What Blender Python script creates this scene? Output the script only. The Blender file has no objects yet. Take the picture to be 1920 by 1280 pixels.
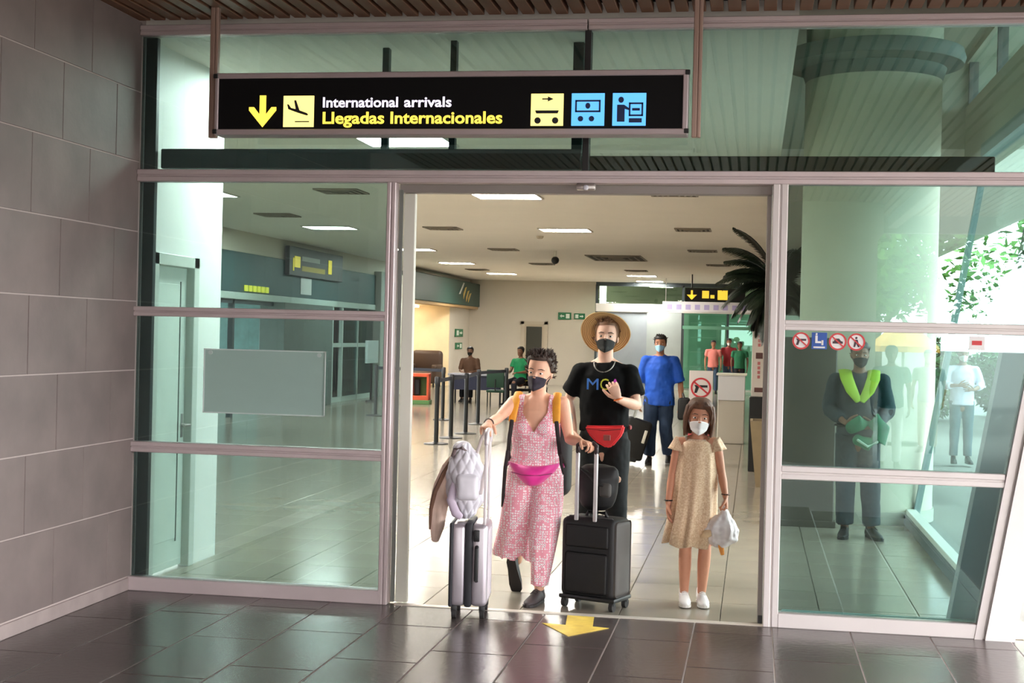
import bpy, bmesh, math, random
from mathutils import Vector, Matrix, noise
R = math.radians
rnd = random.Random(7)
scene = bpy.context.scene
COL = scene.collection

# ------------------------------------------------------------------ camera
cam_d = bpy.data.cameras.new('camera')
cam = bpy.data.objects.new('camera', cam_d)
COL.objects.link(cam)
cam_d.sensor_width = 36.0
cam_d.lens = 2635.5 / 1920 * 36.0
cam_d.clip_end = 500
yaw, pit, rol = 0.170892, -0.004812, 0.023638
fw = Vector((-math.sin(yaw) * math.cos(pit), math.cos(yaw) * math.cos(pit), math.sin(pit)))
r0 = Vector((math.cos(yaw), math.sin(yaw), 0))
u0 = r0.cross(fw)
cr, sr = math.cos(rol), math.sin(rol)
rt = r0 * cr + u0 * sr
up = u0 * cr - r0 * sr
M = Matrix((rt, up, -fw)).transposed().to_4x4()
M.translation = Vector((0, -8.628, 1.72))
cam.matrix_world = M
scene.camera = cam

# ------------------------------------------------------------------ world, sun, exposure
scene.view_settings.view_transform = 'Standard'
scene.view_settings.look = 'None'
scene.view_settings.gamma = 1.0
scene.view_settings.use_curve_mapping = False
scene.view_settings.exposure = 0.75
world = bpy.data.worlds.new('sky')
scene.world = world
world.use_nodes = True
wn = world.node_tree
wn.nodes.clear()
wo = wn.nodes.new('ShaderNodeOutputWorld')
wb = wn.nodes.new('ShaderNodeBackground')
sky = wn.nodes.new('ShaderNodeTexSky')
sky.sky_type = 'HOSEK_WILKIE'
sky.turbidity = 6.0
sky.ground_albedo = 0.5
sky.sun_direction = Vector((0.40, 0.12, 0.9)).normalized()
wm = wn.nodes.new('ShaderNodeMixRGB')
wm.inputs[0].default_value = 0.80
wm.inputs[2].default_value = (1.0, 0.965, 0.95, 1)
wn.links.new(sky.outputs[0], wm.inputs[1])
wn.links.new(wm.outputs[0], wb.inputs[0])
wb.inputs[1].default_value = 8.0
wn.links.new(wb.outputs[0], wo.inputs[0])
sun_d = bpy.data.lights.new('sun', 'SUN')
sun_d.energy = 2.5
sun_d.angle = R(3)
sun_d.color = (1.0, 0.95, 0.88)
sun = bpy.data.objects.new('sun', sun_d)
COL.objects.link(sun)
sun.rotation_euler = Vector((0.40, 0.12, 0.9)).to_track_quat('Z', 'Y').to_euler()
scene.cycles.max_bounces = 10
scene.cycles.diffuse_bounces = 5
scene.cycles.glossy_bounces = 4
scene.cycles.transparent_max_bounces = 24
scene.cycles.caustics_reflective = False
scene.cycles.caustics_refractive = False
LAMP = 66.0         # strength of the hall's ceiling light panels

# ------------------------------------------------------------------ materials
def lin(c):
    return tuple(((v / 255) / 12.92 if v / 255 <= 0.04045 else ((v / 255 + 0.055) / 1.055) ** 2.4) for v in c) + (1,)

MATS = {}
def mat(name, col, rough=0.6, metal=0.0, var=0.0, scale=8.0, bump=0.0, bscale=60.0, spec=0.5, emit=0, coat=0.0, coords='Object', sheen=0.0):
    if name in MATS:
        return MATS[name]
    m = bpy.data.materials.new(name)
    m.use_nodes = True
    nt = m.node_tree
    b = nt.nodes['Principled BSDF']
    c = lin(col)
    b.inputs['Base Color'].default_value = c
    b.inputs['Roughness'].default_value = rough
    b.inputs['Metallic'].default_value = metal
    b.inputs['Specular IOR Level'].default_value = spec
    b.inputs['Coat Weight'].default_value = coat
    if sheen:
        b.inputs['Sheen Weight'].default_value = sheen
    if emit:
        b.inputs['Emission Color'].default_value = c
        b.inputs['Emission Strength'].default_value = emit
    tc = nt.nodes.new('ShaderNodeTexCoord')
    if var:
        n = nt.nodes.new('ShaderNodeTexNoise')
        n.inputs['Scale'].default_value = scale
        n.inputs['Detail'].default_value = 5
        nt.links.new(tc.outputs[coords], n.inputs['Vector'])
        r = nt.nodes.new('ShaderNodeValToRGB')
        r.color_ramp.elements[0].position = 0.3
        r.color_ramp.elements[1].position = 0.7
        r.color_ramp.elements[0].color = tuple(max(0, x * (1 - var)) for x in c[:3]) + (1,)
        r.color_ramp.elements[1].color = tuple(min(1, x * (1 + var)) for x in c[:3]) + (1,)
        nt.links.new(n.outputs['Fac'], r.inputs[0])
        nt.links.new(r.outputs[0], b.inputs['Base Color'])
    if bump:
        n2 = nt.nodes.new('ShaderNodeTexNoise')
        n2.inputs['Scale'].default_value = bscale
        n2.inputs['Detail'].default_value = 3
        nt.links.new(tc.outputs[coords], n2.inputs['Vector'])
        bp = nt.nodes.new('ShaderNodeBump')
        bp.inputs['Strength'].default_value = bump
        bp.inputs['Distance'].default_value = 0.01
        nt.links.new(n2.outputs['Fac'], bp.inputs['Height'])
        nt.links.new(bp.outputs[0], b.inputs['Normal'])
    MATS[name] = m
    return m

def glass(name, tint, refl, fac, ior=1.5):
    if name in MATS:
        return MATS[name]
    m = bpy.data.materials.new(name)
    m.use_nodes = True
    nt = m.node_tree
    nt.nodes.clear()
    o = nt.nodes.new('ShaderNodeOutputMaterial')
    t = nt.nodes.new('ShaderNodeBsdfTransparent')
    t.inputs[0].default_value = tint + (1,)
    g = nt.nodes.new('ShaderNodeBsdfGlossy')
    g.inputs[0].default_value = refl + (1,)
    g.inputs['Roughness'].default_value = 0.0
    fr = nt.nodes.new('ShaderNodeFresnel')
    fr.inputs[0].default_value = ior or 1.5
    ad = nt.nodes.new('ShaderNodeMath')
    ad.operation = 'ADD'
    ad.inputs[1].default_value = fac
    mx = nt.nodes.new('ShaderNodeMixShader')
    if ior:
        nt.links.new(fr.outputs[0], ad.inputs[0])
    else:
        ad.inputs[0].default_value = 0.0
    nt.links.new(ad.outputs[0], mx.inputs[0])
    nt.links.new(t.outputs[0], mx.inputs[1])
    nt.links.new(g.outputs[0], mx.inputs[2])
    nt.links.new(mx.outputs[0], o.inputs[0])
    MATS[name] = m
    return m

def frosted(name, col, k=0.5):
    if name in MATS:
        return MATS[name]
    m = bpy.data.materials.new(name)
    m.use_nodes = True
    nt = m.node_tree
    nt.nodes.clear()
    o = nt.nodes.new('ShaderNodeOutputMaterial')
    d = nt.nodes.new('ShaderNodeBsdfDiffuse')
    t = nt.nodes.new('ShaderNodeBsdfTranslucent')
    n = nt.nodes.new('ShaderNodeTexNoise')
    n.inputs['Scale'].default_value = 3.0
    r = nt.nodes.new('ShaderNodeValToRGB')
    c = lin(col)
    r.color_ramp.elements[0].color = tuple(x * 0.92 for x in c[:3]) + (1,)
    r.color_ramp.elements[1].color = c
    nt.links.new(n.outputs['Fac'], r.inputs[0])
    for b in (d, t):
        nt.links.new(r.outputs[0], b.inputs[0])
    mx = nt.nodes.new('ShaderNodeMixShader')
    mx.inputs[0].default_value = k
    nt.links.new(d.outputs[0], mx.inputs[1])
    nt.links.new(t.outputs[0], mx.inputs[2])
    nt.links.new(mx.outputs[0], o.inputs[0])
    MATS[name] = m
    return m

# ------------------------------------------------------------------ mesh helpers
def V(*a):
    return Vector(a)

def box(bm, lo, hi, bevel=0.0, seg=2, rot=None, piv=None):
    lo, hi = Vector(lo), Vector(hi)
    c, s = (lo + hi) / 2, hi - lo
    r = bmesh.ops.create_cube(bm, size=1.0)
    vs = r['verts']
    for v in vs:
        v.co = Vector((v.co.x * s.x, v.co.y * s.y, v.co.z * s.z))
    if bevel:
        es = list({e for v in vs for e in v.link_edges})
        rb = bmesh.ops.bevel(bm, geom=es, offset=bevel, segments=seg, affect='EDGES', profile=0.5)
        vs = list({v for f in rb['faces'] for v in f.verts} | {v for v in vs if v.is_valid})
    for v in vs:
        p = v.co.copy()
        if rot is not None:
            if piv is None:
                v.co = rot @ p + c
            else:
                v.co = rot @ (p + c - Vector(piv)) + Vector(piv)
        else:
            v.co = p + c
    return vs

def tube(bm, pts, rads, seg=12, side=(1, 0, 0), round_=True, closed_caps=True, mod=None):
    pts = [Vector(p) for p in pts]
    n = len(pts)
    rads = [(r, r) if not isinstance(r, (tuple, list)) else r for r in (rads if isinstance(rads, (list,)) else [rads] * n)]
    frames = []
    for i in range(n):
        t = (pts[min(i + 1, n - 1)] - pts[max(i - 1, 0)])
        if t.length < 1e-9:
            t = Vector((0, 0, 1))
        t.normalize()
        u = Vector(side) - t * t.dot(Vector(side))
        if u.length < 1e-4:
            u = Vector((0, 1, 0.01)) - t * t.dot(Vector((0, 1, 0.01)))
        u.normalize()
        frames.append((t, u, t.cross(u)))
    rows = []
    def ring(c, u, v, ru, rv, i):
        out = []
        for k in range(seg):
            a = 2 * math.pi * k / seg
            m_ = 1.0 if mod is None else mod(i / max(1, n - 1), a)
            out.append(bm.verts.new(c + u * (math.cos(a) * ru * m_) + v * (math.sin(a) * rv * m_)))
        return out
    def cap(i, sgn):
        t, u, v = frames[i]
        ru, rv = rads[i]
        rr = min(ru, rv)
        return [(pts[i] + t * sgn * rr * 0.5, 0.87), (pts[i] + t * sgn * rr * 0.87, 0.5)], pts[i] + t * sgn * rr
    if round_:
        rg, pole0 = cap(0, -1)
        for c, k in reversed(rg):
            rows.append(ring(c, frames[0][1], frames[0][2], rads[0][0] * k, rads[0][1] * k, 0))
    for i in range(n):
        rows.append(ring(pts[i], frames[i][1], frames[i][2], rads[i][0], rads[i][1], i))
    if round_:
        rg, pole1 = cap(n - 1, 1)
        for c, k in rg:
            rows.append(ring(c, frames[-1][1], frames[-1][2], rads[-1][0] * k, rads[-1][1] * k, n - 1))
    for a, b in zip(rows, rows[1:]):
        for k in range(seg):
            bm.faces.new((a[k], a[(k + 1) % seg], b[(k + 1) % seg], b[k]))
    if closed_caps:
        if round_:
            p = bm.verts.new(pole0)
            for k in range(seg):
                bm.faces.new((p, rows[0][(k + 1) % seg], rows[0][k]))
            p = bm.verts.new(pole1)
            for k in range(seg):
                bm.faces.new((p, rows[-1][k], rows[-1][(k + 1) % seg]))
        else:
            bm.faces.new(list(reversed(rows[0])))
            bm.faces.new(rows[-1])
    return rows

def cyl(bm, a, b, r, seg=16, r2=None):
    return tube(bm, [a, b], [r, r if r2 is None else r2], seg=seg, round_=False)

def ball(bm, c, r, sub=2):
    rr = Vector(r) if isinstance(r, (tuple, list, Vector)) else Vector((r, r, r))
    res = bmesh.ops.create_icosphere(bm, subdivisions=sub, radius=1.0)
    for v in res['verts']:
        v.co = Vector((v.co.x * rr.x, v.co.y * rr.y, v.co.z * rr.z)) + Vector(c)
    return res['verts']

def lathe(bm, prof, c, seg=24, axis=None):
    """prof: list of (r, z)"""
    rows = []
    for r, z in prof:
        rows.append([bm.verts.new(Vector(c) + V(max(r, 1e-4) * math.cos(2 * math.pi * k / seg), max(r, 1e-4) * math.sin(2 * math.pi * k / seg), z)) for k in range(seg)])
    for a, b in zip(rows, rows[1:]):
        for k in range(seg):
            bm.faces.new((a[k], a[(k + 1) % seg], b[(k + 1) % seg], b[k]))
    return rows

def poly(bm, pts, thick=(0, -0.004, 0)):
    t = Vector(thick)
    a = [bm.verts.new(Vector(p)) for p in pts]
    b = [bm.verts.new(Vector(p) + t) for p in pts]
    n = len(a)
    bm.faces.new(a)
    bm.faces.new(list(reversed(b)))
    for i in range(n):
        bm.faces.new((a[i], b[i], b[(i + 1) % n], a[(i + 1) % n]))

def mesh_of(bm, name, smooth=False, auto=None):
    bmesh.ops.recalc_face_normals(bm, faces=bm.faces[:])
    me = bpy.data.meshes.new(name)
    bm.to_mesh(me)
    bm.free()
    if smooth:
        for p in me.polygons:
            p.use_smooth = True
        if auto:
            me.set_sharp_from_angle(angle=R(auto))
    return me

def link(name, me, m, parent=None):
    o = bpy.data.objects.new(name, me)
    if m is not None and not me.materials:
        for mm in (m if isinstance(m, (list, tuple)) else [m]):
            me.materials.append(mm)
    COL.objects.link(o)
    if parent is not None:
        o.parent = parent
    return o

def part(name, bm, m, parent, smooth=False, auto=40, label=None, kind=None):
    o = link(name, mesh_of(bm, name, smooth, auto if smooth else None), m, parent)
    if label:
        o['label'] = label
    if kind:
        o['kind'] = kind
    return o

def again(o, parent, loc=None):
    c = o.copy()
    COL.objects.link(c)
    c.parent = parent
    if loc is not None:
        c.location = loc
    return c

def thing(name, label, cat, loc=(0, 0, 0), rz=0.0, group=None):
    o = bpy.data.objects.new(name, None)
    COL.objects.link(o)
    o.empty_display_size = 0.1
    o.location = loc
    o.rotation_euler = (0, 0, rz)
    o['label'] = label
    o['category'] = cat
    if group:
        o['group'] = group
    return o

def struct(name, label=None, bm=None, m=None, loc=(0, 0, 0), smooth=False):
    if bm is None:
        o = bpy.data.objects.new(name, None)
        COL.objects.link(o)
    else:
        o = link(name, mesh_of(bm, name, smooth, 40 if smooth else None), m)
    o.location = loc
    o['kind'] = 'structure'
    if label:
        o['label'] = label
    return o

def copy_tree(o, loc, label, group=None, rz=None):
    c = o.copy()
    COL.objects.link(c)
    c.location = loc
    if rz is not None:
        c.rotation_euler = (0, 0, rz)
    c['label'] = label
    if group:
        c['group'] = group
    for ch in list(o.children):
        d = ch.copy()
        COL.objects.link(d)
        d.parent = c
        for g in list(ch.children):
            e = g.copy()
            COL.objects.link(e)
            e.parent = d
    return c

def text(name, s, size, m, parent, loc, bold=0.0, rz=0.0, width=None, extrude=0.002, align='LEFT', shear=0.0, rot=None):
    cu = bpy.data.curves.new(name, 'FONT')
    cu.body = s
    cu.size = size
    cu.offset = bold
    cu.extrude = extrude
    cu.align_x = align
    cu.resolution_u = 3
    tmp = bpy.data.objects.new('tmp_text', cu)
    COL.objects.link(tmp)
    dg = bpy.context.evaluated_depsgraph_get()
    me = bpy.data.meshes.new_from_object(tmp.evaluated_get(dg))
    bpy.data.objects.remove(tmp)
    bpy.data.curves.remove(cu)
    me.materials.clear()
    w = max(v.co.x for v in me.vertices) - min(v.co.x for v in me.vertices)
    fx = (width / w) if width else 1.0
    rotm = Matrix.Rotation(R(90), 4, 'X')
    for v in me.vertices:
        v.co.x *= fx
        v.co = rotm @ v.co
    o = link(name, me, m, parent)
    o.location = loc
    o.rotation_euler = rot if rot else (0, 0, rz)
    return o

def remeshed(bm, voxel, it=4, fac=0.5):
    bmesh.ops.recalc_face_normals(bm, faces=bm.faces[:])
    me = bpy.data.meshes.new('tmp')
    bm.to_mesh(me)
    bm.free()
    t = bpy.data.objects.new('tmp_body', me)
    COL.objects.link(t)
    md = t.modifiers.new('r', 'REMESH')
    md.mode = 'VOXEL'
    md.voxel_size = voxel
    md.use_smooth_shade = True
    if it:
        ms = t.modifiers.new('s', 'SMOOTH')
        ms.factor = fac
        ms.iterations = it
    dg = bpy.context.evaluated_depsgraph_get()
    out = bpy.data.meshes.new_from_object(t.evaluated_get(dg))
    bpy.data.objects.remove(t)
    bpy.data.meshes.remove(me)
    for p in out.polygons:
        p.use_smooth = True
    return out

def wrinkle(me, amp, sc, stretch=(1, 1, 0.5), seed=0.0):
    nr = [v.normal.copy() for v in me.vertices]
    for v, n in zip(me.vertices, nr):
        q = Vector((v.co.x * stretch[0], v.co.y * stretch[1], v.co.z * stretch[2])) * sc + Vector((seed, seed, seed))
        v.co += n * (amp * noise.noise(q))
# ================================================================== shared materials
ALU = mat('pale_aluminium', (208, 193, 194), 0.42, 0.35, var=0.05, scale=3)
ALU2 = mat('white_aluminium', (222, 214, 212), 0.4, 0.1, var=0.03, scale=3)
WHITE = mat('white_paint', (226, 224, 214), 0.55, var=0.03, scale=2)
DARKF = mat('dark_gasket', (30, 42, 42), 0.5)
BLACK = mat('black_plastic', (18, 18, 19), 0.45)
CHROME = mat('brushed_steel', (190, 185, 182), 0.3, 0.9)
GREYG = mat('grout', (150, 140, 138), 0.9)
# coated green glass: tints what is behind it and mirrors the outside
GL = glass('green_glass', (0.62, 0.745, 0.745), (0.78, 0.95, 0.93), 0.045)
GLC = glass('clear_glass', (0.90, 0.96, 0.94), (0.9, 1.0, 0.97), 0.01)
GLB = glass('side_glass', (0.86, 0.93, 0.92), (0.8, 0.95, 0.92), 0.05, None)

# ================================================================== ground, floors
bm = bmesh.new()
box(bm, (-400, -400, -0.30), (400, 400, -0.04))
struct('ground', 'sunlit pale concrete forecourt outside the terminal', bm, mat('concrete_ground', (128, 126, 122), 0.85, var=0.06, scale=0.6))

def tile_mesh(name, sx, sy, sz, bevel):
    b = bmesh.new()
    box(b, (-sx / 2, -sy / 2, -sz), (sx / 2, sy / 2, 0), bevel, 1)
    return mesh_of(b, name)

DTILE = mat('dark_slate_tile', (84, 75, 74), 0.24, var=0.22, scale=2.2, bump=0.12, bscale=26, spec=0.55)
bm = bmesh.new()
box(bm, (-4.3, -17.0, -0.04), (1.62, 0.0, -0.0025))
fl = struct('floor', 'dark slate tiled terrace floor in front of the glass doors', bm, mat('terrace_grout', (170, 158, 154), 0.8))
tw, tl_, gp = 0.458, 0.90, 0.007
tm = tile_mesh('tile', tw - gp, tl_ - gp, 0.012, 0.002)
tm.materials.append(DTILE)
nx = 12
x0 = -3.98
for i in range(nx + 1):
    off = [0.0, 0.30, 0.60][i % 3]
    for j in range(7):
        y1 = -0.002 - j * tl_ + (off if j else 0) - (0.0)
        ya, yb = y1 - tl_, y1
        if j == 0:
            ya = -tl_ + off
        xa, xb = x0 + i * tw, min(x0 + (i + 1) * tw, 1.61)
        if xb - xa < 0.05 or yb - ya < 0.06:
            continue
        if j and abs((xb - xa) - tw) < 1e-6:
            o = link('tile', tm, None, fl)
            o.location = ((xa + xb) / 2, (ya + yb) / 2, rnd.uniform(-0.0006, 0.0006))
        else:
            b = bmesh.new()
            box(b, (xa + gp / 2, ya + gp / 2, -0.012), (xb - gp / 2, yb - gp / 2, 0), 0.002, 1)
            part('tile', b, DTILE, fl)

ITILE = mat('polished_beige_tile', (152, 144, 131), 0.17, var=0.08, scale=1.5, spec=0.5)
bm = bmesh.new()
box(bm, (-14.0, 0.0, -0.04), (1.62, 42.0, -0.012))
itl = mat('beige_tile_far', (152, 144, 131), 0.17, var=0.06, scale=1.5)
fi = struct('floor', 'polished beige tiled floor of the arrivals hall', bm, mat('pale_grout', (140, 132, 120), 0.7))
ts = 0.62
im = tile_mesh('tile', ts - 0.005, ts - 0.005, 0.012, 0.0015)
im.materials.append(ITILE)
for i in range(12):
    for j in range(24):
        o = link('tile', im, None, fi)
        o.location = (-5.75 + (i + 0.5) * ts, 0.03 + (j + 0.5) * ts, rnd.uniform(-0.0004, 0.0004))
bm = bmesh.new()
xe = -5.75 + 12 * ts
ye = 0.03 + 24 * ts
for lo, hi in (((-14, 0.0), (-5.752, ye)), ((xe + 0.002, 0.0), (1.6, ye)), ((-14, ye + 0.002), (1.6, 42.0))):
    nxx = max(1, round((hi[0] - lo[0]) / ts))
    nyy = max(1, round((hi[1] - lo[1]) / ts))
    dx, dy = (hi[0] - lo[0]) / nxx, (hi[1] - lo[1]) / nyy
    for i in range(nxx):
        for j in range(nyy):
            box(bm, (lo[0] + i * dx + 0.0025, lo[1] + j * dy + 0.0025, -0.012), (lo[0] + (i + 1) * dx - 0.0025, lo[1] + (j + 1) * dy - 0.0025, 0))
part('far_tiles', bm, itl, fi, kind='stuff')
bm = bmesh.new()
box(bm, (-2.2, -0.03, -0.008), (0.12, 0.035, 0.004), 0.002, 1)
struct('trim_3', 'pale stone door threshold strip', bm, mat('threshold', (205, 196, 186), 0.4, var=0.05))

# ================================================================== stone wall on the left, outside
bm = bmesh.new()
box(bm, (-4.3, -14.0, -0.04), (-3.9865, 0.06, 3.9))
wl = struct('wall_left', 'grey brown stone tiled outer wall', bm, mat('wall_grout', (182, 168, 164), 0.9))
WT = mat('grey_stone_tile', (124, 111, 108), 0.62, var=0.16, scale=2.6, bump=0.10, bscale=30)
wz = [0.088, 0.538, 0.985, 1.432, 1.880, 2.335, 2.788, 3.242, 3.70]
wp = 0.69
for r in range(8):
    y = -0.002
    first = (0.345 if r % 2 == 0 else 0.69)
    k = 0
    while y > -5.2:
        w_ = first if k == 0 else wp
        b = bmesh.new()
        d = rnd.uniform(0.0, 0.0016)
        box(b, (-4.02, y - w_ + 0.004, wz[r] + 0.004), (-3.982 + d, y - 0.004, wz[r + 1] - 0.004), 0.002, 1)
        part('stone_tile', b, WT, wl)
        y -= w_
        k += 1
bm = bmesh.new()
box(bm, (-4.02, -14, 0.0), (-3.974, 0.0, 0.082), 0.004, 1)
struct('baseboard_left', 'pale stone skirting along the tiled outer wall', bm, mat('skirting', (158, 144, 141), 0.6, var=0.08))

# ================================================================== slatted canopy outside
bm = bmesh.new()
box(bm, (-4.3, -14.0, 3.80), (5.75, 0.12, 3.95))  # widened out of view past its beams to darken the top of the wall
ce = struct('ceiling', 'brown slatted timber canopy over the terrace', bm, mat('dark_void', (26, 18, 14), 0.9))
SL = mat('brown_slat', (122, 86, 64), 0.55, var=0.18, scale=3.0, bump=0.1, bscale=40)
sm_ = bmesh.new()
box(sm_, (-0.038, -6.9, -0.05), (0.038, 6.9, 0.0), 0.003, 1)
sm = mesh_of(sm_, 'slat')
sm.materials.append(SL)
for i in range(92):
    o = link('slat', sm, None, ce)
    o.location = (-3.945 + i * 0.105, -6.95, 3.75 + rnd.uniform(-0.002, 0.002))
bm = bmesh.new()
box(bm, (2.0, -14, 3.52), (2.16, -0.2, 3.70), 0.01, 1)
box(bm, (3.62, -14, 3.52), (3.78, -0.2, 3.70), 0.01, 1)
struct('trim_5', 'pair of grey steel beams under the canopy', bm, mat('grey_steel', (140, 138, 136), 0.5, 0.2))
bm = bmesh.new()
box(bm, (5.70, -14.1, 3.45), (5.90, 0.2, 3.98), 0.01, 1)
box(bm, (-4.3, -14.2, 3.45), (5.90, -14.0, 3.98), 0.01, 1)
struct('trim_6', 'grey fascia beam on the canopy edge', bm, mat('grey_steel', (140, 138, 136)))
# outer columns of the canopy
for k, (cx, cy) in enumerate(((1.02, -12.3), (-3.0, -12.3))):
    bm = bmesh.new()
    lathe(bm, [(0.0, -0.04), (0.70, -0.04), (0.70, 3.2), (0.78, 3.3), (0.78, 3.7), (0.0, 3.7)], (cx, cy, 0), 40)
    struct('column', 'round concrete canopy column on the terrace', bm, mat('canopy_concrete', (150, 140, 128), 0.8, var=0.08, scale=2), smooth=True)

# ================================================================== facade frames
rake = 0.165
def rx(z):
    return 1.31 + rake * z

def bar(b, xa, xb, za, zb, ya=-0.045, yb=0.05, groove=True, hor=True):
    """a framing bar with a shallow groove along its face"""
    if not groove:
        box(b, (xa, ya, za), (xb, yb, zb), 0.004, 1)
        return
    if hor:
        h = zb - za
        box(b, (xa, ya, za + h * 0.56), (xb, yb, zb), 0.004, 1)
        box(b, (xa, ya + 0.012, za + h * 0.40), (xb, yb - 0.005, za + h * 0.58))
        box(b, (xa, ya + 0.002, za), (xb, yb, za + h * 0.42), 0.004, 1)
    else:
        w = xb - xa
        box(b, (xa, ya, za), (xa + w * 0.44, yb, zb), 0.004, 1)
        box(b, (xa + w * 0.42, ya + 0.012, za), (xa + w * 0.58, yb - 0.005, zb))
        box(b, (xa + w * 0.56, ya + 0.002, za), (xb, yb, zb), 0.004, 1)

def pane(b, pts, y=0.0, t=0.008):
    poly(b, [(x, y, z) for x, z in pts], (0, t, 0))

bm = bmesh.new()
bar(bm, -3.98, -1.06, 3.606, 3.672)
bar(bm, -1.052, rx(3.6) + 0.2, 3.606, 3.672)
struct('trim_1', 'aluminium head rail along the top of the glass front', bm, ALU)
bm = bmesh.new()
bar(bm, -3.98, rx(2.7) + 0.02, 2.660, 2.738)
struct('trim_2', 'aluminium transom rail above the doors', bm, ALU)

w1 = struct('window_1', 'upper band of tinted glazing above the doors')
b = bmesh.new(); pane(b, [(-3.975, 2.73), (-1.075, 2.73), (-1.075, 3.61), (-3.975, 3.61)]); part('pane', b, GL, w1)
b = bmesh.new(); pane(b, [(-1.035, 2.73), (rx(2.73), 2.73), (rx(3.61), 3.61), (-1.035, 3.61)]); part('pane', b, GL, w1)
b = bmesh.new(); box(b, (-1.075, -0.012, 2.735), (-1.035, 0.07, 3.608), 0.003, 1); part('mullion', b, mat('black_seal', (22, 20, 20), 0.5), w1)

w2 = struct('window_2', 'left side tinted glazing in three panes')
for za, zb in ((0.088, 0.905), (0.968, 1.79), (1.845, 2.665)):
    b = bmesh.new(); pane(b, [(-3.975, za), (-2.295, za), (-2.295, zb), (-3.975, zb)]); part('pane', b, GL, w2)
for za, zb in ((0.902, 0.970), (1.786, 1.848)):
    b = bmesh.new(); bar(b, -3.985, -2.296, za, zb); part('rail', b, ALU, w2)
b = bmesh.new(); bar(b, -3.985, -2.296, 0.0, 0.090, groove=False); part('sill_rail', b, ALU, w2)
b = bmesh.new(); box(b, (-3.98, 0.055, 0.0), (-3.90, 0.10, 3.61), 0.003, 1); part('edge_seal', b, DARKF, w2)

w3 = struct('window_3', 'right side tinted glazing in three panes with a raking edge')
for za, zb in ((0.088, 0.895), (0.968, 1.79), (1.845, 2.665)):
    b = bmesh.new(); pane(b, [(0.175, za), (rx(za) + 0.01, za), (rx(zb) + 0.01, zb), (0.175, zb)]); part('pane', b, GL, w3)
for za, zb in ((0.892, 0.972), (1.786, 1.848)):
    b = bmesh.new(); bar(b, 0.176, rx(za) + 0.005, za, zb); part('rail', b, ALU2, w3)
b = bmesh.new(); bar(b, 0.176, rx(0.0) + 0.06, 0.0, 0.086, groove=False); part('sill_rail', b, ALU2, w3)
def raking(b, xo0, xo1, ya, yb, z0=0.0, z1=3.7):
    lo = [(rx(z0) + xo0, ya, z0), (rx(z0) + xo1, ya, z0), (rx(z1) + xo1, ya, z1), (rx(z1) + xo0, ya, z1)]
    poly(b, lo, (0, yb - ya, 0))
b = bmesh.new(); raking(b, 0.0, 0.045, -0.05, 0.06); part('raking_frame', b, ALU2, w3)
b = bmesh.new(); raking(b, 0.058, 0.225, -0.07, 0.25, -0.02); raking(b, 0.045, 0.058, -0.03, 0.2)
struct('trim_4', 'broad white raking steel post at the end of the glass front', b, mat('white_post', (236, 232, 230), 0.5, var=0.02))

# ---- sliding door set
d1 = struct('door_1', 'open automatic sliding entrance with aluminium frame')
b = bmesh.new(); bar(b, -2.302, -2.245, 0.0, 2.662, hor=False); part('jamb', b, ALU, d1)
b = bmesh.new(); bar(b, 0.088, 0.178, 0.0, 2.662, hor=False); part('jamb', b, ALU2, d1)
b = bmesh.new()
box(b, (-2.215, 0.055, 0.005), (-2.140, 0.10, 2.60), 0.004, 1)
part('leaf_stile', b, mat('white_stile', (226, 224, 212), 0.45), d1)
b = bmesh.new(); box(b, (-2.24, 0.03, 0.01), (-2.216, 0.05, 2.62)); part('brush_seal', b, mat('grey_brush', (120, 122, 118), 0.8), d1)
b = bmesh.new(); box(b, (-2.245, 0.05, 2.604), (0.088, 0.13, 2.66), 0.004, 1); part('header_track', b, mat('grey_track', (150, 142, 138), 0.5, 0.3), d1)
b = bmesh.new(); box(b, (0.055, 0.055, 0.005), (0.086, 0.10, 2.60), 0.004, 1); part('leaf_stile', b, mat('grey_track', (150, 142, 138)), d1)
b = bmesh.new(); box(b, (0.06, 0.04, 0.0), (0.085, 0.055, 0.05)); part('floor_guide', b, BLACK, d1)
s = thing('door_sensor', 'small silver motion sensor over the sliding door opening', 'sensor', (-1.04, -0.045, 2.63))
b = bmesh.new(); box(b, (-0.06, -0.035, -0.015), (0.06, 0.0, 0.03), 0.01, 2); part('housing', b, CHROME, s, True)
b = bmesh.new(); ball(b, (0.0, -0.035, 0.0), (0.018, 0.012, 0.018), 2); part('lens', b, mat('pearl_lens', (230, 230, 240), 0.15), s, True)

# header beam behind the upper glazing
bm = bmesh.new()
box(bm, (-3.9, 0.14, 2.765), (-1.10, 0.42, 2.895), 0.006, 1)
struct('trim_7', 'dark steel header beam behind the upper glazing', bm, mat('teal_steel', (38, 58, 58), 0.5))
bm = bmesh.new()
box(bm, (-1.08, 0.2, 2.76), (1.4, 0.34, 2.86), 0.006, 1)
struct('trim_8', 'bronze header beam behind the right upper glazing', bm, mat('bronze', (110, 92, 72), 0.5, 0.2))
for k, (xa, xb, za, zb, y_) in enumerate(((-2.50, -2.455, 2.89, 3.62, 0.5), (-1.20, -1.13, 2.89, 3.62, 0.4))):
    bm = bmesh.new()
    box(bm, (xa, y_, za), (xb, y_ + 0.06, zb), 0.003, 1)
    struct('trim_%d' % (9 + k), 'dark steel hanger holding the header beam', bm, mat('teal_steel', (38, 58, 58)))
bm = bmesh.new(); box(bm, (-1.99, 0.3, 3.32), (-1.95, 0.36, 3.62)); box(bm, (-1.99, 0.3, 2.89), (-1.95, 0.36, 2.99))
struct('trim_11', 'short dark ceiling hanger', bm, mat('teal_steel', (38, 58, 58)))

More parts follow.
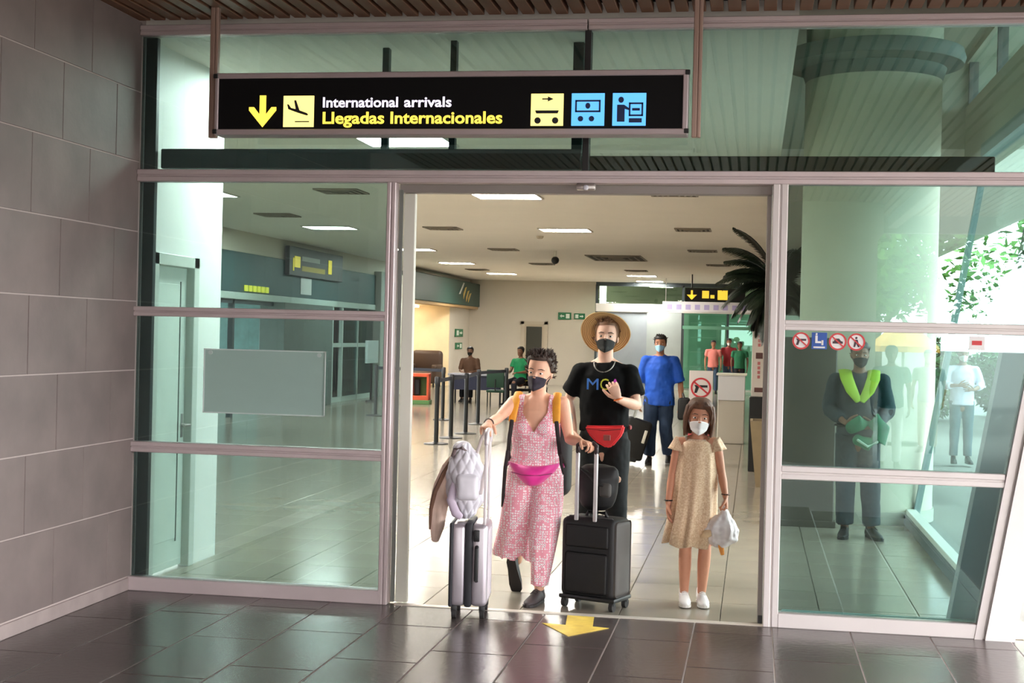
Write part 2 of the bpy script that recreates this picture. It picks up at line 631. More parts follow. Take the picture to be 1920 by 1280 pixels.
# ================================================================== the hall's shell
IW = mat('hall_wall_paint', (212, 205, 192), 0.6, var=0.02, scale=1.2)
CEIL = mat('hall_ceiling_paint', (246, 241, 232), 0.7, var=0.02, scale=0.8)
HZ = 3.62
VZ = 5.0
bm = bmesh.new(); box(bm, (-14.0, 0.10, HZ), (0.22, 42.0, 3.95)); box(bm, (0.22, 8.0, HZ), (3.9, 42.0, 3.95))  # slab runs past the right wall, an added overhang to keep sun out
struct('ceiling', 'plain beige ceiling of the arrivals hall', bm, CEIL)
bm = bmesh.new(); box(bm, (0.10, 0.02, VZ), (4.0, 8.2, VZ + 0.2))
struct('ceiling', 'higher ceiling over the round column', bm, mat('void_ceiling', (190, 190, 176), 0.7))
bm = bmesh.new(); box(bm, (0.12, 0.14, 3.95), (0.22, 8.2, VZ)); box(bm, (0.22, 8.0, 3.95), (4.0, 8.2, VZ)); box(bm, (0.10, 0.12, 3.68), (4.0, 0.26, VZ)); box(bm, (2.30, 0.26, HZ), (2.45, 8.0, 4.42)); box(bm, (2.30, 0.26, 4.92), (2.45, 8.0, VZ))
struct('wall_upper', 'pale upper walls around the higher ceiling', bm, mat('void_wall', (196, 196, 182), 0.7))
w7 = struct('window_7', 'added clerestory glazing letting daylight in under the higher ceiling')
b = bmesh.new(); box(b, (2.36, 0.26, 4.42), (2.37, 8.0, 4.92)); part('pane', b, GLB, w7)  # opening added so daylight brightens the upper column and walls
for k in range(5):
    b = bmesh.new(); box(b, (2.32, 0.3 + k * 1.9, 4.42), (2.42, 0.36 + k * 1.9, 4.92)); part('mullion', b, mat('grey_steel', (140, 138, 136)), w7)
# short white wall beside the glass with a service door
bm = bmesh.new()
box(bm, (-4.28, 0.10, 0), (-3.99, 0.28, HZ)); box(bm, (-4.28, 1.02, 0), (-3.99, 1.48, HZ)); box(bm, (-4.28, 0.28, 2.17), (-3.99, 1.02, HZ))
struct('wall_left', 'white inner wall beside the left glazing', bm, mat('bright_wall', (246, 244, 238), 0.55, var=0.02, scale=1.2))
d2 = struct('door_2', 'pale green service door in the white inner wall')
PG = mat('pale_green_door', (222, 230, 220), 0.5, var=0.03)
b = bmesh.new(); box(b, (-4.08, 0.33, 0.02), (-4.03, 0.93, 2.14), 0.004, 1); box(b, (-4.03, 0.42, 0.22), (-4.024, 0.80, 2.02), 0.003, 1)
part('leaf', b, PG, d2)
b = bmesh.new()
for lo, hi in (((0.26, 0), (0.33, 2.22)), ((0.94, 0), (1.03, 2.22))):
    box(b, (-4.06, lo[0], 0), (-3.975, hi[0], hi[1]), 0.004, 1)
box(b, (-4.06, 0.26, 2.14), (-3.975, 1.03, 2.22), 0.004, 1)
part('door_frame', b, mat('door_casing', (210, 214, 206), 0.5), d2)
b = bmesh.new(); box(b, (-4.024, 0.80, 0.2), (-4.020, 0.812, 2.04)); part('shadow_line', b, mat('dark_line', (70, 84, 76), 0.6), d2)
b = bmesh.new(); cyl(b, (-4.03, 0.885, 1.02), (-3.96, 0.885, 1.02), 0.012, 10); cyl(b, (-3.965, 0.885, 1.02), (-3.965, 0.78, 1.02), 0.010, 10); box(b, (-4.032, 0.87, 0.93), (-4.022, 0.90, 1.10), 0.003, 1)
part('door_handle', b, CHROME, d2, True)
# west side wall above and between the shop fronts (plane x = -9.9)
XW = -9.9
bm = bmesh.new()
box(bm, (XW - 0.25, 1.3, 3.2), (XW, 42, HZ))
for ya, yb in ((1.3, 8.0), (36.6, 39.8)):
    box(bm, (XW - 0.25, ya, 0), (XW, yb, 3.2))
box(bm, (XW, 1.3, 0), (-4.28, 1.48, HZ))
struct('wall_west', 'pale side wall of the hall with the shop fronts', bm, IW)
bm = bmesh.new()
box(bm, (-14, 39.8, 0), (-5.35, 40.1, HZ)); box(bm, (-5.35, 39.8, 3.55), (1.6, 40.1, HZ))
struct('wall_back', 'cream back wall of the arrivals hall', bm, IW)
bm = bmesh.new()
box(bm, (1.52, 6.2, 0), (1.64, 39.8, HZ))
struct('wall_right', 'grey brown side wall behind the column', bm, mat('taupe_wall', (126, 112, 98), 0.7, var=0.05))
# big round column
bm = bmesh.new()
cc = (1.10, 5.75)
lathe(bm, [(0.0, 0), (0.66, 0), (0.66, VZ), (0.0, VZ)], (cc[0], cc[1], 0), 48)
col_ = struct('column', 'big round pale concrete column inside the right glazing', bm, mat('pale_concrete', (206, 204, 184), 0.7, var=0.06, scale=1.5), smooth=True)
b = bmesh.new(); lathe(b, [(0.66, 4.30), (0.70, 4.42), (0.86, 4.46), (0.88, 4.52), (0.86, 4.60), (0.66, 4.62)], (cc[0], cc[1], 0), 48)
part('capital_ring', b, mat('grey_capital', (120, 130, 122), 0.6), col_, True)
b = bmesh.new(); lathe(b, [(0.665, 0.0), (0.675, 0.0), (0.675, 0.12), (0.665, 0.12)], (cc[0], cc[1], 0), 48)
part('base_band', b, mat('column_band', (190, 190, 176), 0.4), col_, True)
# raking side glazing on the right, seen through the right panes
w4 = struct('window_4', 'raking side glazing on the right of the hall')
def sx(z):
    return 1.53 + rake * z
for k, (ya, yb) in enumerate(((0.32, 5.20),)):
    b = bmesh.new()
    vs = [(sx(0.14), ya, 0.14), (sx(0.14), yb, 0.14), (sx(3.55), yb, 3.55), (sx(3.55), ya, 3.55)]
    poly(b, vs, (0.008, 0, 0)); part('pane', b, GLB, w4)
for ya, yb, xi, xo, m_ in ((0.18, 0.32, 0.34, -0.14, mat('grey_mullion', (150, 160, 166), 0.5, 0.2)), (5.20, 5.26, 0.02, 0.04, mat('teal_mullion', (150, 168, 168), 0.5, 0.2))):
    b = bmesh.new()
    poly(b, [(sx(0) - xi, ya, 0), (sx(0) + xo, ya, 0), (sx(3.6) + xo, ya, 3.6), (sx(3.6) - xi, ya, 3.6)], (0, yb - ya, 0))
    part('mullion', b, m_, w4)
b = bmesh.new(); box(b, (1.44, 0.26, 0.0), (1.56, 5.25, 0.10), 0.006, 1); part('kerb', b, mat('dark_kerb', (70, 84, 92), 0.6), w4)
b = bmesh.new(); box(b, (1.46, 0.26, 0.10), (1.552, 5.25, 0.15), 0.004, 1); part('sill', b, mat('white_sill', (226, 230, 222), 0.5), w4)
b = bmesh.new(); box(b, (sx(3.55) - 0.05, 0.26, 3.5), (sx(3.55) + 0.08, 5.25, 3.62)); part('head_rail', b, mat('teal_mullion', (150, 168, 168)), w4)
bm = bmesh.new(); box(bm, (0.27, 4.72, 0.0), (0.76, 4.80, 1.76), 0.01, 1); box(bm, (0.25, 4.70, 0.0), (0.78, 4.82, 0.06), 0.005, 1)
o = link('display_panel', mesh_of(bm, 'display_panel'), mat('taupe_panel', (92, 84, 74), 0.6, var=0.1, scale=2)); o['label'] = 'tall dark taupe panel standing behind the guard'; o['category'] = 'panel'
# inner skirting of the right glazing
bm = bmesh.new(); box(bm, (0.2, 0.12, 0.0), (1.42, 0.17, 0.075), 0.008, 2)
struct('baseboard_right', 'low teal skirting rail inside the right glazing', bm, mat('teal_rail', (150, 190, 186), 0.35))
# ================================================================== hall fixtures
FIX = mat('lamp_diffuser', (255, 250, 240), 0.5, emit=LAMP)
TRIMW = mat('lamp_trim', (222, 216, 206), 0.5)
def ceiling_lamp(label, x, y):
    t = thing('ceiling_light', label, 'ceiling light', (x, y, HZ), 0, 'ceiling lights of the hall')
    b = bmesh.new()
    for lo, hi in (((-0.46, -0.34), (0.46, -0.31)), ((-0.46, 0.31), (0.46, 0.34)), ((-0.46, -0.34), (-0.43, 0.34)), ((0.43, -0.34), (0.46, 0.34))):
        box(b, (lo[0], lo[1], -0.02), (hi[0], hi[1], -0.001))
    part('frame', b, TRIMW, t)
    b = bmesh.new(); box(b, (-0.43, -0.31, -0.012), (0.43, 0.31, -0.001)); part('diffuser', b, FIX, t)
    return t
L0 = ceiling_lamp('bright ceiling light nearest above the sliding door, right of centre row', -3.38, 10.3)
for x, y, lb in ((-3.38, 16.3, 'bright ceiling light second along the row straight through the door'),
                 (-3.45, 4.95, 'bright ceiling light seen under the hanging sign through the upper glass'),
                 (-3.45, 34.4, 'small bright ceiling light near the back of the hall, before the last'),
                 (-3.5, 38.4, 'farthest small ceiling light above the glazed back partition'),
                 (-7.75, 16.3, 'bright ceiling light seen through the upper left pane'),
                 (-7.7, 22.6, 'ceiling light just beside the left door jamb'),
                 (-7.95, 28.4, 'ceiling light above the queue posts at the left of the hall'),
                 (-7.8, 34.4, 'ceiling light at the far left before the back wall'),
                 (-7.8, 10.3, 'added ceiling light out of view behind the white inner wall'),  # unseen fixture added for more light in the hall
                 (-7.8, 4.95, 'added ceiling light nearest the glass, out of view behind the white inner wall'), (-3.35, 1.75, 'added ceiling light hidden behind the hanging sign, brightening the inner wall')):  # both unseen and added, the last to brighten the white inner wall
    copy_tree(L0, (x, y, HZ), lb)
VM = mat('vent_metal', (150, 140, 126), 0.6)
VD = mat('vent_dark', (62, 56, 48), 0.8)
def vent(label, x, y, sx_=0.62, sy_=0.62):
    t = thing('ceiling_vent', label, 'vent', (x, y, HZ), 0, 'air vents in the hall ceiling')
    b = bmesh.new(); box(b, (-sx_ / 2, -sy_ / 2, -0.006), (sx_ / 2, sy_ / 2, -0.001)); part('backing', b, VD, t)
    b = bmesh.new()
    for k in range(4):
        f = 1 - k * 0.24
        a, c = sx_ / 2 * f, sy_ / 2 * f
        w = 0.03
        z0, z1 = -0.02 - 0.006 * k, -0.004
        for lo, hi in (((-a, -c), (a, -c + w)), ((-a, c - w), (a, c)), ((-a, -c), (-a + w, c)), ((a - w, -c), (a, c))):
            box(b, (lo[0], lo[1], z0), (hi[0], hi[1], z1))
    part('louvre', b, VM, t)
    return t
v0 = vent('square ceiling vent nearest through the door, at the right', -1.09, 9.85)
for x, y, lb in ((-1.1, 15.95, 'second square ceiling vent in the right hand row'), (-1.15, 21.85, 'third square ceiling vent in the right hand row'),
                 (-0.95, 27.6, 'fourth small ceiling vent in the right hand row'), (-5.58, 9.8, 'square ceiling vent at the top of the left pane by the jamb'),
                 (-7.85, 13.7, 'square ceiling vent left of the light in the upper left pane'), (-5.6, 16.2, 'square ceiling vent nearest through the door at the left'),
                 (-5.56, 22.2, 'ceiling vent second along the left hand row'), (-5.6, 28.2, 'ceiling vent third along the left hand row'),
                 (-8.1, 32.0, 'far ceiling vent beside the green shop canopy'), (-3.35, 31.2, 'far ceiling vent just before the small lights')):
    copy_tree(v0, (x, y, HZ), lb)
big = vent('large dark air vent in the middle of the ceiling', -3.3, 25.0, 1.3, 2.2)
c = thing('dome_camera', 'small dark dome camera hanging from the ceiling', 'camera', (-4.45, 22.6, HZ), 0)
b = bmesh.new(); cyl(b, (0, 0, -0.16), (0, 0, 0), 0.03, 12); cyl(b, (0, 0, -0.2), (0, 0, -0.14), 0.05, 16); part('mount', b, WHITE, c, True)
b = bmesh.new(); ball(b, (0, 0, -0.21), 0.09, 2); part('dome', b, BLACK, c, True)
c = thing('smoke_detector', 'small round smoke detector on the ceiling', 'detector', (-4.1, 18.0, HZ))
b = bmesh.new(); lathe(b, [(0.0, -0.05), (0.05, -0.05), (0.07, -0.02), (0.07, 0.0), (0, 0)], (0, 0, 0), 16); part('housing', b, mat('detector_beige', (190, 178, 160), 0.6), c, True)

# ---- shop fronts along the west wall, x = -9.9, seen through the left panes
TG = glass('shop_glass', (0.42, 0.62, 0.60), (0.7, 0.9, 0.88), 0.10, None)
DG = mat('dark_green_fascia', (40, 70, 62), 0.5, var=0.1, scale=0.8)
DGR = mat('dark_frame', (52, 62, 66), 0.5)
sh = struct('window_5', 'dark glazed shop fronts along the side wall')
b = bmesh.new(); box(b, (XW - 0.2, 8.0, 2.42), (XW + 0.04, 30.0, 3.2), 0.01, 1); part('fascia', b, mat('teal_fascia', (44, 84, 88), 0.5, var=0.15, scale=0.6), sh)
b = bmesh.new(); box(b, (XW - 0.1, 8.0, 2.28), (XW + 0.06, 30.0, 2.42), 0.01, 1); part('light_band', b, mat('pale_band', (190, 205, 200), 0.5), sh)
for ya, yb in ((8.1, 11.0), (11.2, 14.9), (22.9, 23.5), (24.4, 27.2)):
    b = bmesh.new(); box(b, (XW - 0.02, ya, 0.1), (XW, yb, 2.28)); part('pane', b, TG, sh)
for y_, w_ in ((8.05, 0.1), (11.1, 0.12), (15.0, 0.12), (22.85, 0.1), (23.55, 0.08), (24.35, 0.08), (25.7, 0.05)):
    b = bmesh.new(); box(b, (XW - 0.06, y_ - w_ / 2, 0.0), (XW + 0.03, y_ + w_ / 2, 2.28)); part('frame', b, mat('pale_band', (190, 205, 200)), sh)
b = bmesh.new()
for ya, yb in ((8.0, 15.0), (22.9, 27.2)):
    box(b, (XW - 0.03, ya, 1.32), (XW + 0.02, yb, 1.42))
    box(b, (XW - 0.03, ya, 0.0), (XW + 0.02, yb, 0.12))
part('rail', b, mat('pale_band', (190, 205, 200)), sh)
bm = bmesh.new(); box(bm, (XW - 0.3, 19.4, 0), (XW + 0.25, 22.8, 2.28), 0.01, 1)
struct('pillar', 'broad grey pier between the shop fronts', bm, mat('grey_pier', (92, 104, 100), 0.6, var=0.1))
bm = bmesh.new(); box(bm, (XW - 0.3, 27.2, 0), (XW + 0.2, 28.4, 3.3), 0.01, 1)
struct('pillar', 'grey pier beside the pale pilaster', bm, mat('mid_grey_pier', (150, 158, 150), 0.6))
bm = bmesh.new(); box(bm, (XW - 0.3, 28.4, 0), (XW + 0.25, 29.6, 3.3), 0.01, 1)
struct('pillar', 'pale pilaster beside the shop canopy', bm, mat('pale_pier', (214, 220, 204), 0.6))
# opening towards daylight between 15 and 19.4: door frame only
bm = bmesh.new()
box(bm, (XW - 0.1, 17.1, 0), (XW, 17.2, 2.28)); box(bm, (XW - 0.1, 15.05, 2.2), (XW, 19.4, 2.28)); box(bm, (XW - 0.1, 16.3, 0.85), (XW, 17.1, 1.15))
struct('door_3', 'open side entrance letting in daylight', bm, DGR)
# dark room behind shop glass
bm = bmesh.new(); box(bm, (-13.9, 8.0, 0), (-13.7, 15.0, 3.2)); box(bm, (-13.9, 22.9, 0), (-13.7, 30, 3.2)); box(bm, (-13.9, 14.9, 0), (-10.1, 15.0, 3.2)); box(bm, (-13.9, 22.8, 0), (-10.1, 22.9, 3.2)); box(bm, (-13.9, 30.0, 0), (-10.1, 30.1, 3.6))
struct('wall_shop', 'teal walls inside the shops', bm, mat('shop_teal', (92, 124, 120), 0.7, var=0.15))
# notice on the shop glass
b = bmesh.new(); box(b, (XW + 0.045, 21.0, 2.50), (XW + 0.055, 21.75, 2.86))
o = link('notice_sheet', mesh_of(b, 'notice_sheet'), mat('paper_white', (228, 232, 232), 0.8)); o['label'] = 'white paper notice under the hanging shop sign'; o['category'] = 'notice'

# hanging sign on the fascia
s = thing('fascia_sign', 'dark fascia sign with yellow pictograms in the upper left pane', 'sign', (XW + 0.08, 21.9, 3.18))
b = bmesh.new(); box(b, (-0.04, -1.95, -0.30), (0.06, 1.95, 0.32), 0.01, 1); part('panel', b, mat('navy_panel', (30, 40, 48), 0.4), s)
Yl = mat('sign_yellow', (250, 214, 70), 0.5, emit=0.5)
Wl = mat('sign_white', (240, 238, 235), 0.5, emit=0.5)
b = bmesh.new(); box(b, (0.06, -1.62, -0.12), (0.07, -1.25, 0.12)); box(b, (0.06, -1.72, -0.2), (0.07, -1.66, 0.08)); part('pictogram', b, Yl, s)
b = bmesh.new(); box(b, (0.06, 0.8, -0.16), (0.07, 1.05, 0.16)); part('pictogram', b, Yl, s)
b = bmesh.new(); box(b, (0.06, -1.12, 0.04), (0.066, 0.15, 0.14)); part('text_line', b, mat('worn_white_text', (170, 170, 165), 0.5), s)
b = bmesh.new(); box(b, (0.06, -1.12, -0.18), (0.066, 0.55, -0.07)); part('text_line', b, mat('worn_yellow_text', (196, 170, 80), 0.5), s)
s = thing('shop_lettering', 'row of small lit yellow letters on the shop band', 'sign', (XW + 0.045, 17.55, 2.45))
for k in range(6):
    b = bmesh.new(); box(b, (0, k * 0.24, 0), (0.03, k * 0.24 + 0.15, 0.12), 0.004, 1); part('letter', b, mat('letter_yellow', (226, 220, 70), 0.5, emit=0.5), s)

# green shop canopy through the door
s = thing('shop_canopy', 'dark green shop canopy with a gold leaf emblem by the back wall', 'canopy', (XW + 0.02, 30.0, 2.66))
b = bmesh.new(); box(b, (-0.2, 0.0, 0.0), (0.35, 9.75, 0.80), 0.02, 1); part('fascia', b, DG, s)
b = bmesh.new(); box(b, (-0.19, 0.0, -0.08), (0.30, 9.7, -0.0)); part('underside', b, mat('canopy_wood', (176, 146, 100), 0.5), s)
b = bmesh.new()
for k, (dy, dz, hh) in enumerate(((6.9, 0.2, 0.42), (7.35, 0.12, 0.40), (7.7, 0.1, 0.34))):
    poly(b, [(0.352, dy, dz), (0.352, dy + 0.16, dz + hh * 0.3), (0.352, dy + 0.5, dz + hh), (0.352, dy + 0.22, dz + hh * 0.9), (0.352, dy - 0.02, dz + hh * 0.4)], (0.012, 0, 0))
part('emblem', b, mat('gold_leaf', (196, 168, 92), 0.4), s)
b = bmesh.new(); poly(b, [(0.352, 6.2, 0.35), (0.352, 6.4, 0.35), (0.352, 7.05, 0.74), (0.352, 6.85, 0.74)], (0.012, 0, 0)); part('emblem', b, mat('silver_leaf', (200, 205, 200), 0.4), s)
# lit shop recess
SHB = mat('shop_beige', (240, 222, 184), 0.6, var=0.1, scale=1.5)
bm = bmesh.new()
box(bm, (-12.4, 30.1, 0), (-12.2, 36.6, 2.7)); box(bm, (-12.4, 30.0, 0), (XW - 0.25, 30.1, 2.7)); box(bm, (-12.4, 36.5, 0), (XW, 36.6, 2.7)); box(bm, (-12.4, 30, 2.62), (XW - 0.2, 36.6, 2.7))
struct('wall_alcove', 'warm lit beige shop alcove under the green canopy', bm, SHB)
b = bmesh.new(); box(b, (-11.6, 31.0, 2.54), (-10.8, 36.0, 2.60))
o = link('alcove_light', mesh_of(b, 'alcove_light'), mat('alcove_lamp', (255, 242, 220), 0.5, emit=4.5)); o['label'] = 'long warm light panel in the shop alcove ceiling'; o['category'] = 'light'
s = thing('wall_picture', 'tall poster with dark figures high on the alcove wall', 'poster', (-12.19, 33.4, 1.75))
b = bmesh.new(); box(b, (0, -2.6, 0.1), (0.03, 2.6, 0.62), 0.005, 1); part('print', b, mat('poster_mix', (150, 110, 84), 0.6, var=0.75, scale=2.2), s)
for y0_ in (-1.9, -0.6, 1.2):
    b = bmesh.new(); ball(b, (0.03, y0_, 0.35), (0.01, 0.28, 0.2), 2)
    part('figure_print', b, mat('poster_dark', (58, 40, 34), 0.6, var=0.3), s)
s = thing('standing_lamp', 'thin black standing lamp in the shop alcove', 'lamp', (-10.7, 33.2, 0))
b = bmesh.new(); cyl(b, (0, 0, 0), (0, 0, 0.03), 0.16, 16); cyl(b, (0, 0, 0.03), (0, 0, 1.45), 0.022, 8); part('pole', b, BLACK, s)
b = bmesh.new(); tube(b, [(0, 0, 1.4), (-0.08, 0.1, 1.6), (-0.22, 0.2, 1.66)], [0.05, 0.09, 0.06], 10); part('lamp_head', b, BLACK, s, True)
s = thing('shop_armchair', 'dark brown rounded armchair at the shop alcove', 'armchair', (-10.4, 35.2, 0))
b = bmesh.new(); box(b, (-0.5, -0.55, 0.12), (0.5, 0.55, 0.5), 0.08, 3); part('seat', b, mat('brown_leather', (66, 48, 36), 0.5), s, True)
b = bmesh.new(); box(b, (-0.5, 0.3, 0.3), (0.5, 0.62, 1.15), 0.12, 3); part('backrest', b, mat('brown_leather', (66, 48, 36)), s, True)
for xx in (-0.5, 0.36):
    b = bmesh.new(); box(b, (xx, -0.55, 0.3), (xx + 0.16, 0.5, 0.72), 0.06, 3); part('armrest', b, mat('brown_leather', (66, 48, 36)), s, True)
for xx in (-0.42, 0.42):
    for yy in (-0.45, 0.45):
        b = bmesh.new(); cyl(b, (xx, yy, 0), (xx, yy, 0.14), 0.03, 8); part('leg', b, BLACK, s)

# ---- green exit signs
def exit_sign(label, loc, rz, w, flip, hf=0.27):
    t = thing('exit_sign', label, 'sign', loc, rz, 'green emergency exit signs')
    b = bmesh.new(); box(b, (-w / 2, -0.03, -w * hf), (w / 2, 0, w * hf), 0.004, 1); part('plate', b, mat('exit_green', (24, 112, 70), 0.5), t)
    m_ = mat('exit_white', (230, 240, 232), 0.5)
    f = -1 if flip else 1
    z_ = hf / 0.27
    b = bmesh.new(); poly(b, [(f * (-w * .38), -0.031, 0), (f * (-w * .22), -0.031, w * z_ * .13), (f * (-w * .22), -0.031, w * z_ * .05), (f * (-w * .02), -0.031, w * z_ * .05), (f * (-w * .02), -0.031, -w * z_ * .05), (f * (-w * .22), -0.031, -w * z_ * .05), (f * (-w * .22), -0.031, -w * z_ * .13)]); part('arrow', b, m_, t)
    b = bmesh.new(); box(b, (min(f * .1 * w, f * .38 * w), -0.035, -w * z_ * .17), (max(f * .1 * w, f * .38 * w), -0.03, w * z_ * .17)); part('pictogram', b, m_, t)
exit_sign('green exit sign on the back wall, the left of the pair', (-6.52, 39.79, 2.41), 0, 0.46, False)
exit_sign('green exit sign on the back wall, the right of the pair', (-6.0, 39.79, 2.41), 0, 0.38, True)
exit_sign('upper green exit sign on the side wall by the alcove', (XW + 0.01, 38.0, 1.74), R(90), 1.2, True, .11)
exit_sign('lower green exit sign on the side wall by the alcove', (XW + 0.01, 38.0, 1.30), R(90), 1.0, False, .11)

# ---- back door
d = struct('door_4', 'narrow back door with a tall dark pane')
b = bmesh.new()
for lo, hi in (((-8.05, 0), (-7.93, 2.2)), ((-7.22, 0), (-7.10, 2.2))):
    box(b, (lo[0], 39.72, lo[1]), (hi[0], 39.8, hi[1]))
box(b, (-8.05, 39.72, 2.1), (-7.10, 39.8, 2.2)); part('door_frame', b, mat('cream_frame', (200, 190, 172), 0.5), d)
b = bmesh.new(); box(b, (-7.93, 39.75, 0.01), (-7.22, 39.79, 2.1)); part('leaf', b, mat('cream_leaf', (196, 184, 164), 0.5), d)
b = bmesh.new(); box(b, (-7.85, 39.735, 0.5), (-7.30, 39.752, 2.02)); part('pane', b, mat('dark_pane', (62, 60, 50), 0.2), d)
# papers on the back wall
for k, (xa, za, w_, h_) in enumerate(((-5.75, 1.95, 0.5, 0.45), (-5.75, 1.4, 0.45, 0.35))):
    b = bmesh.new(); box(b, (xa, 39.78, za), (xa + w_, 39.8, za + h_))
    o = link('wall_notice', mesh_of(b, 'wall_notice'), mat('paper_white', (228, 232, 232))); o['label'] = ('upper' if k == 0 else 'lower') + ' white paper notice on the back wall left of the straw hat'; o['category'] = 'notice'; o['group'] = 'paper notices on the back wall'

# ---- glazed partition at the back right
g = struct('window_6', 'green glazed partition at the back right of the hall')
GG = glass('deep_green_glass', (0.50, 0.76, 0.66), (0.6, 0.9, 0.8), 0.05, None)
PART = mat('partition_frame', (208, 206, 200), 0.5)
b = bmesh.new(); box(b, (-5.35, 38.9, 2.58), (1.5, 39.1, 2.86), 0.01, 1); part('transom', b, PART, g)
b = bmesh.new(); box(b, (-5.35, 38.92, 3.45), (1.5, 39.08, 3.58)); part('head_rail', b, mat('dark_frame', (52, 62, 66)), g)
for x_ in (-5.32, -2.4, -0.9):
    b = bmesh.new(); box(b, (x_ - 0.04, 38.92, 0), (x_ + 0.04, 39.08, 3.5)); part('mullion', b, mat('dark_frame', (52, 62, 66)), g)
for xa, xb in ((-5.28, -2.44), (-2.36, -0.94), (-0.86, 1.5)):
    b = bmesh.new(); box(b, (xa, 38.99, 2.86), (xb, 39.01, 3.45)); part('pane', b, glass('grey_green_glass', (0.62, 0.7, 0.62), (0.8, 0.9, 0.85), 0.05, None), g)
for xa, xb in ((-2.36, -0.94), (-0.86, 0.4)):
    b = bmesh.new(); box(b, (xa, 38.99, 0.05), (xb, 39.01, 2.58)); part('pane', b, GG, g)
b = bmesh.new(); box(b, (-2.4, 38.9, 2.05), (1.0, 39.0, 2.16)); part('rail', b, mat('green_rail', (96, 150, 124), 0.5), g)
bm = bmesh.new(); box(bm, (-5.28, 38.95, 0), (-3.6, 39.05, 2.58))
struct('wall_panel', 'pale grey panelled wall behind the man with the hat', bm, mat('cool_grey_panel', (136, 144, 150), 0.5, var=0.08, scale=1.5))
bm = bmesh.new(); box(bm, (-3.6, 38.9, 0), (-2.44, 39.0, 2.58))
struct('wall_panel', 'white panelled wall behind the man in the blue shirt', bm, mat('white_panel', (150, 158, 156), 0.5, var=0.08, scale=1.5))
bm = bmesh.new(); box(bm, (-5.3, 41.8, 0), (1.6, 42.0, 3.6))
struct('wall_end', 'far wall behind the green partition', bm, mat('far_green', (172, 184, 168), 0.7, var=0.2, scale=1.0))
# hanging information sign at the back
s = thing('hanging_sign', 'small black hanging sign with yellow pictograms beside the palm', 'sign', (-1.55, 33.0, 3.02))
b = bmesh.new(); box(b, (-0.50, -0.06, -0.20), (1.25, 0.06, 0.20), 0.01, 1); part('panel', b, BLACK, s)
b = bmesh.new()
for x_ in (-0.3, 1.05):
    cyl(b, (x_, 0, 0.2), (x_, 0, HZ - 3.02), 0.02, 8)
part('rod', b, BLACK, s)
b = bmesh.new(); box(b, (-0.33, -0.065, -0.12), (-0.27, -0.06, 0.13)); poly(b, [(-0.45, -0.061, 0.0), (-0.15, -0.061, 0.0), (-0.30, -0.061, -0.15)]); part('arrow', b, Yl, s)
b = bmesh.new(); box(b, (0.0, -0.065, -0.1), (0.2, -0.06, 0.12)); box(b, (0.24, -0.065, -0.1), (0.36, -0.06, 0.0)); part('pictogram', b, Yl, s)
b = bmesh.new(); box(b, (0.45, -0.065, -0.14), (0.74, -0.06, 0.14)); part('pictogram', b, Yl, s)
s = thing('lit_banner', 'pale strip banner with faint coloured lettering under the black sign', 'banner', (-1.6, 36.0, 2.72))
b = bmesh.new(); box(b, (-1.3, -0.03, -0.15), (1.6, 0.03, 0.17), 0.01, 1); part('panel', b, mat('banner_white', (220, 216, 220), 0.5), s)
for k in range(9):
    b = bmesh.new(); box(b, (-1.15 + k * 0.29, -0.035, -0.08), (-1.15 + k * 0.29 + 0.16, -0.03, 0.08))
    part('letter', b, mat('banner_violet', (176, 164, 206), 0.5), s)
b = bmesh.new(); cyl(b, (-1.2, 0, 0.17), (-1.2, 0, HZ - 2.72), 0.012, 6); cyl(b, (1.5, 0, 0.17), (1.5, 0, HZ - 2.72), 0.012, 6); part('wire', b, CHROME, s)

# ---- queue posts
QB = mat('post_black', (20, 20, 22), 0.4)
def stanchion(label, x, y, to=None):
    t = thing('queue_post', label, 'queue post', (x, y, 0), 0, 'black queue barrier posts')
    b = bmesh.new(); lathe(b, [(0, 0.0), (0.19, 0.0), (0.19, 0.012), (0.06, 0.03), (0, 0.03)], (0, 0, 0), 24); part('base', b, QB, t, True)
    b = bmesh.new(); cyl(b, (0, 0, 0.02), (0, 0, 0.98), 0.036, 12); part('pole', b, QB, t, True)
    b = bmesh.new(); lathe(b, [(0, 0.92), (0.042, 0.92), (0.042, 1.03), (0.03, 1.045), (0, 1.045)], (0, 0, 0), 14); part('cap', b, mat('post_cap', (36, 36, 40), 0.35), t, True)
    if to:
        d_ = Vector((to[0] - x, to[1] - y, 0))
        n_ = Vector((-d_.y, d_.x, 0)).normalized() * 0.004
        b = bmesh.new()
        e0, e1 = d_.normalized() * 0.045, d_ - d_.normalized() * 0.045
        poly(b, [e0 + n_ + V(0, 0, 0.95), e1 + n_ + V(0, 0, 0.95), e1 + n_ + V(0, 0, 1.01), e0 + n_ + V(0, 0, 1.01)], tuple(-2 * n_))
        part('belt', b, mat('belt_dark', (36, 40, 52), 0.7), t)
    return t
qp = [(-4.83, 12.65), (-4.88, 13.95), (-4.86, 15.05), (-6.06, 18.6), (-5.15, 17.6), (-4.95, 19.5), (-7.6, 19.2)]
stanchion('black queue post nearest to the door, with a round base', *qp[0], to=qp[1])
stanchion('second black queue post from the nearest', *qp[1], to=qp[2])
stanchion('third black queue post in the near row', *qp[2], to=qp[4])
stanchion('black queue post behind and between the first two posts', *qp[3], to=qp[6])
stanchion('fourth black queue post, partly behind the raised arm', *qp[4], to=qp[5])
stanchion('last black queue post, by the person in green', *qp[5])
stanchion('black queue post farthest left beside the orange frame', *qp[6])

